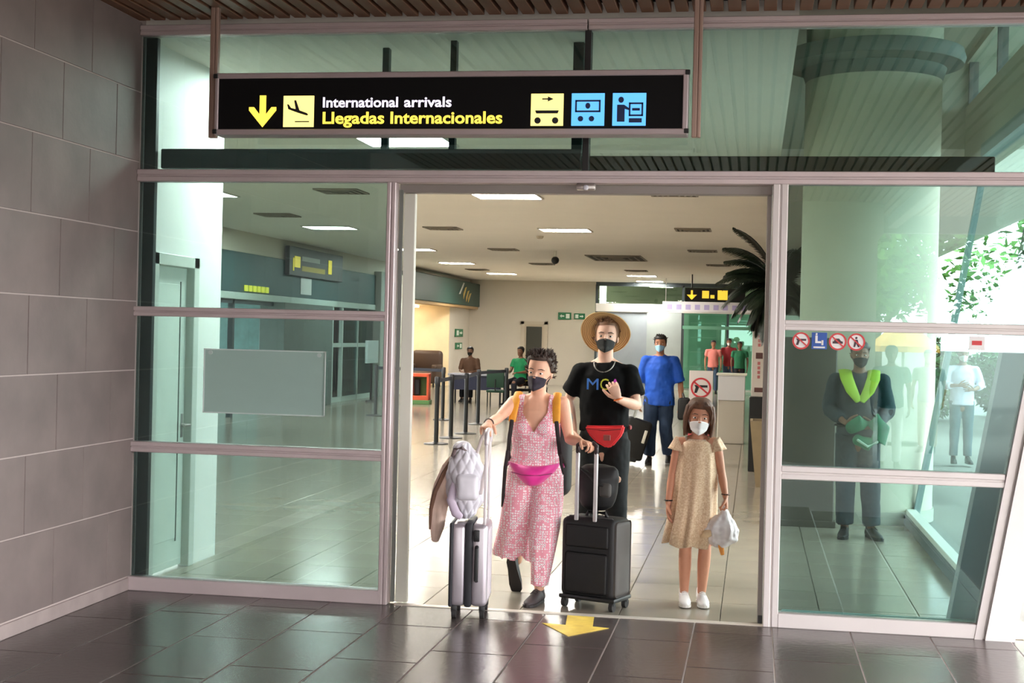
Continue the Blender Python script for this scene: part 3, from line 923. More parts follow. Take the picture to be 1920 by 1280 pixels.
# ---- orange luggage sizer
s = thing('luggage_frame', 'orange red luggage sizing frame with green sides behind the queue posts', 'luggage frame', (-7.92, 24.4, 0), 0.1)
OR = mat('orange_frame', (226, 96, 62), 0.5)
b = bmesh.new()
for xx in (-0.22, 0.18):
    box(b, (xx, -0.2, 0.1), (xx + 0.05, 0.2, 0.72), 0.005, 1)
box(b, (-0.22, -0.2, 0.66), (0.23, 0.2, 0.74), 0.005, 1); box(b, (-0.22, -0.2, 0.1), (0.23, 0.2, 0.2), 0.005, 1)
part('frame', b, OR, s)
b = bmesh.new(); box(b, (-0.16, 0.12, 0.2), (0.17, 0.15, 0.66)); part('back_panel', b, mat('sizer_green', (96, 140, 84), 0.6), s)
b = bmesh.new(); box(b, (-0.12, -0.1, 0.22), (0.0, 0.1, 0.6), 0.02, 2); part('divider', b, BLACK, s)
b = bmesh.new(); box(b, (-0.25, -0.24, 0.0), (0.26, 0.24, 0.10), 0.01, 1); part('base', b, mat('sizer_green', (96, 140, 84)), s)
# side panel stand
s = thing('panel_stand', 'pale blue notice stand at the left jamb', 'stand', (-9.2, 24.6, 0))
b = bmesh.new(); box(b, (-0.02, -0.4, 0.0), (0.02, 0.4, 0.05)); cyl(b, (0, 0, 0), (0, 0, 1.0), 0.03, 8); part('pole', b, BLACK, s)
b = bmesh.new(); box(b, (-0.03, -0.5, 0.95), (0.03, 0.5, 1.5), 0.005, 1); part('panel', b, mat('pale_blue_panel', (190, 206, 208), 0.5), s)

# ---- desk and chairs by the back
s = thing('check_desk', 'small desk with a dark top behind the queue posts', 'desk', (-6.78, 25.35, 0))
b = bmesh.new(); box(b, (-0.6, -0.35, 0.70), (0.75, 0.35, 0.74), 0.005, 1); part('desktop', b, mat('desk_grey', (150, 152, 164), 0.4), s)
b = bmesh.new(); box(b, (-0.5, -0.3, 0.35), (0.7, -0.28, 0.70)); part('front_panel', b, mat('desk_navy', (32, 36, 62), 0.5), s)
for xx in (-0.56, 0.68):
    for yy in (-0.3, 0.28):
        b = bmesh.new(); box(b, (xx, yy, 0), (xx + 0.04, yy + 0.04, 0.70)); part('leg', b, BLACK, s)
def chair(label, x, y, rz, col):
    t = thing('office_chair', label, 'chair', (x, y, 0), rz, 'chairs by the back desk')
    b = bmesh.new(); box(b, (-0.22, -0.22, 0.34), (0.22, 0.22, 0.40), 0.02, 2); part('seat', b, col, t, True)
    b = bmesh.new(); box(b, (-0.21, 0.2, 0.46), (0.21, 0.24, 0.88), 0.015, 2); part('backrest', b, col, t, True)
    b = bmesh.new(); tube(b, [(0, 0.2, 0.37), (0, 0.25, 0.42), (0, 0.25, 0.65)], 0.015, 6); part('back_support', b, BLACK, t)
    for xx in (-0.19, 0.19):
        for yy in (-0.19, 0.19):
            b = bmesh.new(); cyl(b, (xx, yy, 0), (xx, yy, 0.35), 0.014, 8); part('leg', b, BLACK, t)
DGC = mat('chair_green', (24, 62, 44), 0.6)
chair('dark green chair behind the small desk', -7.1, 26.4, 0, DGC)
chair('empty dark green chair right of the small desk', -6.02, 24.3, R(180), DGC)
chair('dark chair under the person in the green polo shirt', -5.66, 25.46, R(-25), BLACK)
chair('dark chair behind the person in green', -5.4, 26.75, 0, BLACK)

# ---- notice stand with no weapons sign
s = thing('notice_stand', 'white and red standing notice with a no firearms symbol behind the girl', 'notice stand', (-0.79, 13.0, 0))
b = bmesh.new(); box(b, (-0.18, -0.02, 0.72), (0.18, 0.02, 1.24), 0.004, 1); part('upper_panel', b, mat('stand_white', (222, 214, 212), 0.5), s)
b = bmesh.new(); box(b, (-0.18, -0.02, 0.05), (0.18, 0.02, 0.72), 0.004, 1); part('lower_panel', b, mat('stand_red', (206, 84, 92), 0.5, var=0.15, scale=14), s)
RED = mat('sign_red', (204, 58, 66), 0.5)
def ring(b, c, r, w, y, seg=28, t=-0.004):
    for k in range(seg):
        a0, a1 = 2 * math.pi * k / seg, 2 * math.pi * (k + 1) / seg
        poly(b, [(c[0] + r * math.cos(a0), y, c[1] + r * math.sin(a0)), (c[0] + r * math.cos(a1), y, c[1] + r * math.sin(a1)), (c[0] + (r - w) * math.cos(a1), y, c[1] + (r - w) * math.sin(a1)), (c[0] + (r - w) * math.cos(a0), y, c[1] + (r - w) * math.sin(a0))], (0, t, 0))
def slash(b, c, r, w, y, ang=R(-40), t=-0.004):
    d_, n_ = V(math.cos(ang), 0, math.sin(ang)), V(-math.sin(ang), 0, math.cos(ang))
    p = V(c[0], y, c[1])
    poly(b, [p - d_ * r - n_ * w, p + d_ * r - n_ * w, p + d_ * r + n_ * w, p - d_ * r + n_ * w], (0, t, 0))
b = bmesh.new(); ring(b, (0, 0.98), 0.155, 0.028, -0.022); slash(b, (0, 0.98), 0.14, 0.013, -0.022); part('prohibition_ring', b, RED, s)
b = bmesh.new(); poly(b, [(-0.10, -0.0215, 1.02), (0.10, -0.0215, 1.02), (0.10, -0.0215, 0.985), (-0.03, -0.0215, 0.985), (-0.06, -0.0215, 0.90), (-0.10, -0.0215, 0.90), (-0.08, -0.0215, 0.985)]); part('pictogram', b, BLACK, s)
for x_ in (-0.09, 0.09):
    b = bmesh.new(); ball(b, (x_, -0.022, 0.64), (0.045, 0.004, 0.045), 2)
    part('round_print', b, mat('print_dark_red', (140, 36, 48), 0.5), s)
b = bmesh.new(); box(b, (-0.2, -0.12, 0), (0.2, 0.12, 0.05), 0.01, 1); part('base', b, mat('stand_base', (120, 116, 112), 0.5), s)

# ---- white counter
s = thing('service_counter', 'tall white service counter behind the girl', 'counter', (-0.36, 15.2, 0))
b = bmesh.new(); box(b, (-0.22, -0.3, 0.0), (0.22, 0.3, 1.12), 0.01, 1); part('body', b, mat('counter_beige', (198, 192, 180), 0.4), s)
b = bmesh.new(); box(b, (-0.22, -0.33, 0.72), (0.22, -0.30, 1.13), 0.004, 1); part('front_panel', b, mat('counter_white', (222, 222, 226), 0.4), s)
b = bmesh.new(); box(b, (-0.25, -0.36, 1.13), (0.25, 0.33, 1.16), 0.004, 1); part('worktop', b, WHITE, s)
# tall poster panel on black stand
s = thing('banner_post', 'narrow white banner panel with red print on a black pedestal', 'banner', (0.06, 10.2, 0))
b = bmesh.new(); box(b, (-0.09, -0.02, 0.98), (0.09, 0.02, 1.90), 0.004, 1); part('panel', b, mat('banner_white2', (226, 218, 212), 0.5), s)
for z_ in (1.82, 1.76, 1.70, 1.64, 1.40, 1.34, 1.28, 1.22):
    b = bmesh.new(); box(b, (-0.015, -0.024, z_), (0.02, -0.02, z_ + 0.04))
    part('letter', b, mat('print_red', (204, 120, 120), 0.5), s)
for lo_, hi_ in (((-0.04, 1.48), (0.05, 1.56)), ((-0.05, 1.04), (0.06, 1.10))):
    b = bmesh.new(); box(b, (lo_[0], -0.024, lo_[1]), (hi_[0], -0.02, hi_[1])); part('symbol', b, mat('print_brown', (96, 60, 56), 0.5), s)
b = bmesh.new(); box(b, (-0.11, -0.14, 0.0), (0.12, 0.14, 0.98), 0.01, 1); part('pedestal', b, BLACK, s)

# ---- tall potted palm
s = thing('potted_palm', 'tall dark palm in a tapered beige planter beside the right door jamb', 'potted palm', (0.24, 8.3, 0))
b = bmesh.new()
for z0, z1, r0_, r1_ in ((0.0, 0.78, 0.19, 0.27),):
    vs = []
    for z_, r_ in ((z0, r0_), (z1, r1_), (z1, r1_ - 0.03), (z1 - 0.1, r1_ - 0.04)):
        vs.append([b.verts.new((sx_ * r_, sy_ * r_, z_)) for sx_, sy_ in ((-1, -1), (1, -1), (1, 1), (-1, 1))])
    for p_, q_ in zip(vs, vs[1:]):
        for k in range(4):
            b.faces.new((p_[k], p_[(k + 1) % 4], q_[(k + 1) % 4], q_[k]))
    b.faces.new(list(reversed(vs[0]))); b.faces.new(vs[-1])
part('planter', b, mat('planter_beige', (150, 132, 104), 0.6, var=0.08), s)
b = bmesh.new(); box(b, (-0.22, -0.22, 0.66), (0.22, 0.22, 0.70)); part('soil', b, mat('soil', (52, 40, 30), 0.95, var=0.3, scale=20), s)
b = bmesh.new(); tube(b, [(0, 0, 0.68), (0.02, 0, 1.2), (0.0, 0.02, 1.8), (0.02, 0, 2.42)], [0.06, 0.05, 0.045, 0.05], 10, mod=lambda t_, a: 1 + 0.08 * math.sin(t_ * 60)); part('trunk', b, mat('palm_bark', (72, 58, 42), 0.9, var=0.3, scale=14), s, True)
PL = mat('palm_leaf', (26, 38, 24), 0.45, var=0.3, scale=6)
def frond(b, base, az, el, ln, droop):
    p = Vector(base)
    d_ = V(math.cos(az) * math.cos(el), math.sin(az) * math.cos(el), math.sin(el))
    pts = [p.copy()]
    n = 12
    for k in range(n):
        d_ = (d_ + V(0, 0, -droop)).normalized()
        p = p + d_ * (ln / n)
        pts.append(p.copy())
    tube(b, pts, [0.012 * (1 - 0.8 * k / n) + 0.002 for k in range(n + 1)], 5)
    for k in range(1, n * 3):
        f = k / (n * 3)
        i = min(n - 1, int(f * n))
        q = pts[i].lerp(pts[i + 1], f * n - i)
        t_ = (pts[i + 1] - pts[i]).normalized()
        s_ = t_.cross(V(0, 0, 1))
        if s_.length < 1e-3:
            continue
        s_.normalize()
        L = ln * 0.34 * math.sin(math.pi * min(1, f * 0.9 + 0.1)) ** 0.7
        for sg in (-1, 1):
            e = q + (t_ * 0.75 + s_ * sg * 0.8 + V(0, 0, -0.45)).normalized() * L
            mid = q.lerp(e, 0.45) + V(0, 0, 0.02)
            w_ = t_ * 0.017
            a_, b_, c_, d2_, e2 = (b.verts.new(x) for x in (q - w_ * 0.5, q + w_ * 0.5, mid + w_, mid - w_, e))
            b.faces.new((a_, b_, c_, d2_)); b.faces.new((d2_, c_, e2))
for k in range(17):
    b = bmesh.new()
    az = k * 2.39996 + 0.4
    el = R([72, 50, 28, 8, -12][k % 5])
    frond(b, (0.02, 0, 2.42 - 0.012 * k), az, el, [0.85, 0.72, 0.66, 0.62, 0.58][k % 5], 0.14)
    part('frond', b, PL, s)
for k, (az, el, ln) in enumerate(((3.3, 60, 0.72), (2.9, 42, 0.68), (3.5, 22, 0.66), (3.05, 78, 0.95), (3.7, -5, 0.62), (2.8, -25, 0.6), (3.4, -45, 0.55), (4.0, -30, 0.6), (3.2, 5, .66), (2.6, -50, .55), (3.6, -65, .66), (4.4, -55, .66), (3.0, -75, .62), (3.25, -58, .7), (3.0, 66, .8), (3.35, 52, .84), (2.75, 58, .8), (3.6, 48, .8), (3.1, 32, .78), (2.85, 18, .72), (3.45, 70, .9), (2.7, -35, .66), (3.8, -48, .68), (4.6, 10, .7))):
    b = bmesh.new(); frond(b, (0.02, 0, 2.33), az, R(el), ln, 0.15); part('frond', b, PL, s)

# ================================================================== stickers on the right glazing, frosted board
def sticker(label, x, kind):
    t = thing('glass_sticker', label, 'sticker', (x, -0.002, 1.725), 0, 'round stickers on the glass')
    if kind == 'blue':
        b = bmesh.new(); box(b, (-0.045, -0.003, -0.048), (0.045, -0.0, 0.052), 0.001, 1); part('disc', b, mat('sticker_blue', (52, 92, 176), 0.5), t)
        b = bmesh.new()
        box(b, (-0.024, -0.006, -0.012), (-0.010, -0.003, 0.034)); ball(b, (-0.017, -0.004, 0.042), (0.007, 0.002, 0.007), 1); box(b, (-0.01, -0.006, -0.012), (0.016, -0.003, 0.0)); box(b, (0.012, -0.006, -0.024), (0.024, -0.003, 0.006)); box(b, (-0.034, -0.006, -0.042), (0.034, -0.003, -0.032))
        part('pictogram', b, mat('sticker_white', (240, 238, 238), 0.5), t)
        return
    b = bmesh.new()
    seg = 28
    poly(b, [(0.052 * math.cos(2 * math.pi * k / seg), 0.0, 0.052 * math.sin(2 * math.pi * k / seg)) for k in range(seg)], (0, -0.003, 0)); part('disc', b, mat('sticker_white', (240, 238, 238)), t)
    b = bmesh.new(); ring(b, (0, 0), 0.052, 0.010, -0.003, 28, -0.002)
    slash(b, (0, 0), 0.044, 0.004, -0.003, R(-42), -0.0035); part('prohibition_ring', b, mat('sticker_red', (214, 70, 74), 0.5), t)
    b = bmesh.new()
    y = -0.003
    if kind == 'gun':
        poly(b, [(-0.03, y, 0.012), (0.03, y, 0.012), (0.03, y, 0.0), (-0.008, y, 0.0), (-0.016, y, -0.026), (-0.03, y, -0.026), (-0.022, y, 0.0)], (0, -0.002, 0))
    elif kind == 'car':
        poly(b, [(-0.03, y, -0.012), (0.03, y, -0.012), (0.03, y, 0.0), (0.018, y, 0.004), (0.008, y, 0.018), (-0.016, y, 0.018), (-0.022, y, 0.002), (-0.03, y, 0.0)], (0, -0.002, 0))
    else:
        poly(b, [(-0.016, y, -0.03), (-0.006, y, -0.03), (0.0, y, -0.008), (0.01, y, -0.03), (0.02, y, -0.03), (0.008, y, 0.014), (-0.008, y, 0.014)], (0, -0.002, 0)); ball(b, (0.0, y, 0.024), (0.008, 0.002, 0.008), 1)
    part('pictogram', b, mat('sticker_dark', (70, 50, 60), 0.5), t)
sticker('round red and white no weapons sticker, first on the right glass', 0.275, 'gun')
sticker('square blue sticker with white pictogram on the right glass', 0.382, 'blue')
sticker('round red and white sticker just right of the blue one', 0.490, 'car')
sticker('round red and white sticker, last of the row over the guard', 0.598, 'person')
t = thing('glass_label', 'small white label with red print under the right rail', 'label', (1.29, -0.002, 1.735))
b = bmesh.new(); box(b, (-0.045, -0.003, -0.04), (0.045, 0, 0.04), 0.001, 1); part('sheet', b, mat('sticker_white', (240, 238, 238)), t)
b = bmesh.new(); box(b, (-0.028, -0.005, -0.012), (0.028, -0.003, 0.014)); part('print', b, mat('sticker_red', (214, 70, 74)), t)

t = thing('frosted_board', 'large blank frosted notice board on the left glazing', 'notice board', (-3.1, -0.012, 1.17))
FB = frosted('frosted_sheet', (178, 202, 196), 0.2)
b = bmesh.new(); b.faces.new([b.verts.new(q) for q in ((-0.405, 0.002, 0), (0.415, 0.002, 0), (0.415, 0.002, 0.415), (-0.405, 0.002, 0.415))]); part('sheet', b, FB, t)
b = bmesh.new()
for lo, hi in (((-0.405, 0.408), (0.415, 0.415)), ((-0.405, 0.0), (0.415, 0.007)), ((-0.405, 0.0), (-0.398, 0.415)), ((0.408, 0.0), (0.415, 0.415))):
    box(b, (lo[0], -0.004, lo[1]), (hi[0], 0.0, hi[1]))
part('edge_tape', b, mat('pale_tape', (214, 226, 224), 0.4), t)
for xx in (-0.36, 0.37):
    b = bmesh.new(); cyl(b, (xx, -0.006, 0.39), (xx, 0.010, 0.39), 0.014, 10); part('suction_cup', b, mat('clear_cup', (200, 214, 210), 0.2), t)

# ================================================================== the big hanging sign
s = thing('hanging_sign', 'long black hanging arrivals sign with pictograms over the entrance', 'sign', (-1.86, -0.35, 2.905))
sw = 1.445
SILV = mat('sign_frame', (186, 172, 174), 0.4, 0.3)
b = bmesh.new()
box(b, (-sw, -0.075, 0.0), (sw, 0.075, 0.035), 0.004, 1); box(b, (-sw, -0.075, 0.345), (sw, 0.075, 0.378), 0.004, 1)
box(b, (-sw, -0.075, 0.03), (-sw + 0.022, 0.075, 0.35), 0.004, 1); box(b, (sw - 0.03, -0.075, 0.03), (sw, 0.075, 0.35), 0.004, 1)
part('frame', b, SILV, s)
for xx in (-sw + 0.004, sw - 0.004):
    for zz in (0.02, 0.36):
        b = bmesh.new(); box(b, (xx - 0.014, -0.082, zz - 0.014), (xx + 0.014, -0.07, zz + 0.014), 0.003, 1)
        part('corner_clip', b, BLACK, s)
b = bmesh.new(); box(b, (-sw + 0.02, -0.062, 0.03), (sw - 0.025, 0.062, 0.348)); part('panel', b, mat('sign_black', (5, 4, 6), 0.6, spec=0.2), s)
ROD = mat('rod_metal', (168, 142, 130), 0.4, 0.35)
for xx in (-sw - 0.035, sw + 0.048):
    b = bmesh.new(); box(b, (xx - 0.026, -0.02, -0.01), (xx + 0.004, 0.02, 0.80), 0.005, 2); box(b, (xx + 0.004, -0.02, -0.01), (xx + 0.026, 0.02, 0.80), 0.005, 2)
    part('rod', b, ROD, s)
def X_(wx):
    return wx + 1.86
def Z_(wz_):
    return wz_ - 2.905
# measured positions on the sign plane (metres)
k_ = 1.06
SY = mat('sign_face_yellow', (255, 226, 84), 0.5, emit=0.75)
SP = mat('sign_face_pale_yellow', (255, 236, 140), 0.5, emit=0.75)
SB = mat('sign_face_blue', (92, 176, 246), 0.5, emit=0.7)
SWt = mat('sign_face_white', (236, 228, 246), 0.5, emit=0.7)
SK = mat('sign_ink', (24, 22, 24), 0.5)
SN = mat('sign_navy_ink', (24, 44, 92), 0.5)
yf = -0.0625
def sq(name, wx0, wx1, wz0, wz1, m):
    b = bmesh.new(); box(b, (X_(wx0), yf - 0.004, Z_(wz0)), (X_(wx1), yf, Z_(wz1)), 0.001, 1)
    return part(name, b, m, s)
b = bmesh.new()
ax, az = X_(-2.998), Z_(0)
poly(b, [(X_(-3.018), yf, Z_(3.146)), (X_(-2.978), yf, Z_(3.146)), (X_(-2.978), yf, Z_(3.03)), (X_(-2.942), yf, Z_(3.075)), (X_(-2.912), yf, Z_(3.075)), (X_(-2.912), yf, Z_(3.055)), (X_(-2.998), yf, Z_(2.952)), (X_(-3.086), yf, Z_(3.055)), (X_(-3.086), yf, Z_(3.075)), (X_(-3.054), yf, Z_(3.075)), (X_(-3.018), yf, Z_(3.03))])
part('arrow', b, SY, s)
q = sq('arrivals_pictogram', -2.866, -2.672, 2.953, 3.143, SP)
b = bmesh.new()
def pp(cx, cz, pts, sc, dy=-0.005):
    poly(b, [(X_(cx + x * sc), yf + dy, Z_(cz + z * sc)) for x, z in pts], (0, -0.003, 0))
pp(-2.77, 3.06, [(-0.95, 0.42), (-0.82, 0.40), (-0.62, 0.12), (-0.22, 0.02), (-0.36, 0.72), (-0.20, 0.74), (0.10, -0.08), (0.72, -0.30), (0.86, -0.44), (0.72, -0.50), (0.10, -0.32), (-0.55, -0.10), (-0.85, 0.02)], 0.075)
box(b, (X_(-2.79), yf - 0.008, Z_(2.982)), (X_(-2.70), yf - 0.005, Z_(2.988)))
part('plane_symbol', b, SK, q)
for w_, sz, m_, wx, wz_, wd, bo in (('International', 0.086, SWt, -2.622, 3.073, 0.469, 0.0016), ('arrivals', 0.086, SWt, -2.110, 3.073, 0.291, 0.0016),
                                    ('Llegadas', 0.10, SY, -2.622, 2.974, 0.385, 0.0022), ('Internacionales', 0.10, SY, -2.198, 2.974, 0.684, 0.0022)):
    text('lettering', w_, sz, m_, s, (X_(wx), yf - 0.001, Z_(wz_)), bold=bo, width=wd)
q = sq('taxi_pictogram', -1.337, -1.143, 2.957, 3.147, SP)
b = bmesh.new()
pp(-1.24, 3.115, [(-0.4, 0.05), (0.05, 0.05), (0.05, 0.2), (0.5, 0.0), (0.05, -0.2), (0.05, -0.05), (-0.4, -0.05)], 0.075)
pp(-1.24, 3.04, [(-0.95, 0.1), (0.95, 0.1), (0.85, -0.14), (-0.85, -0.14)], 0.075)
for cx in (-1.295, -1.19):
    pp(cx, 2.988, [(0.26 * math.cos(k * math.pi / 5), 0.26 * math.sin(k * math.pi / 5)) for k in range(10)], 0.075)
part('taxi_symbol', b, SK, q)
q = sq('bus_pictogram', -1.095, -0.900, 2.957, 3.148, SB)
b = bmesh.new()
def frame_(cx, cz, w, h, t):
    for lo, hi in (((-w, -h), (w, -h + t)), ((-w, h - t), (w, h)), ((-w, -h), (-w + t, h)), ((w - t, -h), (w, h))):
        box(b, (X_(cx + lo[0]), yf - 0.008, Z_(cz + lo[1])), (X_(cx + hi[0]), yf - 0.005, Z_(cz + hi[1])))
frame_(-0.998, 3.072, 0.075, 0.036, 0.010)
pp(-0.998, 3.074, [(0.2 * math.cos(k * math.pi / 5), 0.24 * math.sin(k * math.pi / 5)) for k in range(10)], 0.075)
for cx in (-1.04, -0.975):
    pp(cx, 2.998, [(0.22 * math.cos(k * math.pi / 5), 0.22 * math.sin(k * math.pi / 5)) for k in range(10)], 0.075)
part('bus_symbol', b, SN, q)
q = sq('car_hire_pictogram', -0.853, -0.657, 2.957, 3.148, SB)
b = bmesh.new()
pp(-0.803, 3.108, [(0.22 * math.cos(k * math.pi / 6), 0.24 * math.sin(k * math.pi / 6)) for k in range(12)], 0.075)
pp(-0.80, 3.04, [(-0.34, 0.52), (0.2, 0.52), (0.62, 0.24), (0.62, 0.08), (0.26, 0.2), (0.26, -0.8), (-0.34, -0.8)], 0.075)
frame_(-0.715, 3.052, 0.042, 0.040, 0.010)
pp(-0.715, 3.052, [(-0.3, -0.1), (0.3, -0.1), (0.3, 0.1), (-0.3, 0.1)], 0.075)
box(b, (X_(-0.755), yf - 0.008, Z_(2.975)), (X_(-0.68), yf - 0.005, Z_(3.0)))
part('desk_symbol', b, SN, q)

# ================================================================== arrow on the floor
b = bmesh.new()
poly(b, [(x, y, 0.0015) for x, y in ((-1.095, -0.045), (-0.929, -0.05), (-0.905, -0.335), (-0.806, -0.353), (-1.012, -0.641), (-1.213, -0.314), (-1.067, -0.335))], (0, 0, 0.0015))
o = link('floor_arrow', mesh_of(b, 'floor_arrow'), mat('arrow_yellow', (246, 206, 96), 0.5, var=0.22, scale=7)); o['label'] = 'yellow arrow sticker on the dark tiles pointing out of the door'; o['category'] = 'floor sticker'

# ================================================================== people
def skin(name, c):
    return mat(name, c, 0.5, var=0.06, scale=14, spec=0.4)
SK_W = skin('skin_fair', (232, 178, 150)); SK_M = skin('skin_pale', (226, 182, 160)); SK_G = skin('skin_warm', (206, 146, 118)); SK_B = skin('skin_tan', (178, 126, 98)); SK_D = skin('skin_brown', (134, 94, 74))
EYE = mat('eye_white', (235, 230, 225), 0.3); IRIS = mat('eye_dark', (42, 30, 26), 0.2)

def stand(H=1.72, sh=0.185):
    k = H / 1.72
    J = {}
    for s_, n_ in ((-1, 'L'), (1, 'R')):
        J['hip' + n_] = V(s_ * 0.085, 0, 0.90) * k
        J['kn' + n_] = V(s_ * 0.095, -0.015, 0.49) * k
        J['an' + n_] = V(s_ * 0.10, 0.025, 0.085) * k
        J['toe' + n_] = V(s_ * 0.115, -0.17, 0.025) * k
        J['sh' + n_] = V(s_ * sh, 0.01, 1.378 * k)
        J['el' + n_] = V(s_ * (sh + 0.06), 0.03, 1.12 * k)
        J['wr' + n_] = V(s_ * (sh + 0.055), -0.05, 0.88 * k)
        J['hd' + n_] = V(s_ * 0.0, -0.15, -1)
        J['pn' + n_] = V(-s_, 0.0, 0)
    J['pel'] = V(0, 0, 0.94) * k; J['wst'] = V(0, 0, 1.08) * k; J['chs'] = V(0, 0, 1.26) * k; J['shc'] = V(0, 0.01, 1.405) * k
    J['nkb'] = V(0, 0.012, 1.45) * k; J['hdb'] = V(0, -0.005, 1.50) * k
    J['k'] = k
    return J

HEAD = [(0.0, .026, .024, -.056), (.012, .040, .036, -.050), (.03, .050, .052, -.036), (.055, .059, .068, -.020), (.085, .066, .083, -.008), (.115, .071, .092, 0.0), (.145, .073, .097, .004), (.175, .071, .094, .008), (.20, .060, .080, .010), (.216, .042, .057, .011), (.225, .016, .022, .011)]
def head_at(z):
    for a, b_ in zip(HEAD, HEAD[1:]):
        if z <= b_[0]:
            f = max(0, (z - a[0]) / (b_[0] - a[0]))
            return [a[i] + (b_[i] - a[i]) * f for i in (1, 2, 3)]
    return list(HEAD[-1][1:])
def head_pt(a, z, off=0.0):
    rx_, ry_, yc = head_at(max(0, min(0.225, z)))
    return V((rx_ + off) * math.sin(a), yc - (ry_ + off) * math.cos(a), z)

def hand(bp, fingers, wr, d, n, ts, k=1.0, curl=0.35, spread=0.07):
    d = Vector(d).normalized()
    n = (Vector(n) - d * d.dot(Vector(n))).normalized()
    sd = d.cross(n).normalized() * ts
    # palm
    tube(bp, [wr, wr + d * 0.03 * k, wr + d * 0.065 * k, wr + d * 0.088 * k], [(0.024 * k, 0.017 * k), (0.034 * k, 0.017 * k), (0.039 * k, 0.015 * k), (0.036 * k, 0.011 * k)], 12, side=sd)
    for i, (o, L) in enumerate(((0.030, 0.073), (0.010, 0.081), (-0.010, 0.076), (-0.029, 0.060))):
        base = wr + d * (0.082 - 0.004 * abs(i - 1)) * k + sd * o * k
        dd = (d + sd * (0.9 - i * 0.6) * spread * 1.6).normalized()
        ax_ = dd.cross(n).normalized()
        pts = [base - dd * 0.012 * k, base]
        ang = 0
        p = base.copy()
        for seg_, c_ in ((0.42, curl * 0.8), (0.32, curl * 1.3), (0.26, curl)):
            ang += c_
            v_ = dd * math.cos(ang) + n * math.sin(ang)
            p = p + v_ * L * seg_ * k
            pts.append(p.copy())
        tube(fingers, pts, [0.0088 * k, 0.0088 * k, 0.0082 * k, 0.0076 * k, 0.0062 * k], 8, side=ax_)
    b0 = wr + d * 0.022 * k + sd * 0.026 * k
    v1 = (d * 0.62 + sd * 0.68 + n * 0.30).normalized()
    v2 = (d * 0.80 + sd * 0.30 + n * 0.5 * (0.4 + curl)).normalized()
    tube(fingers, [b0 - v1 * 0.012 * k, b0 + v1 * 0.030 * k, b0 + v1 * 0.034 * k + v2 * 0.028 * k, b0 + v1 * 0.034 * k + v2 * 0.052 * k], [0.0125 * k, 0.0115 * k, 0.0098 * k, 0.0075 * k], 8, side=n)

def limb(bm, a, b_, c, ra, rb, rc, mid1=None, mid2=None, seg=14):
    m1, m2 = a.lerp(b_, 0.5), b_.lerp(c, 0.33)
    tube(bm, [a, m1, a.lerp(b_, 0.88), b_, b_.lerp(c, 0.12), m2, c], [ra, mid1 or (ra + rb) / 2, rb, rb * 0.98, rb, mid2 or rb, rc], seg)

class P:
    pass

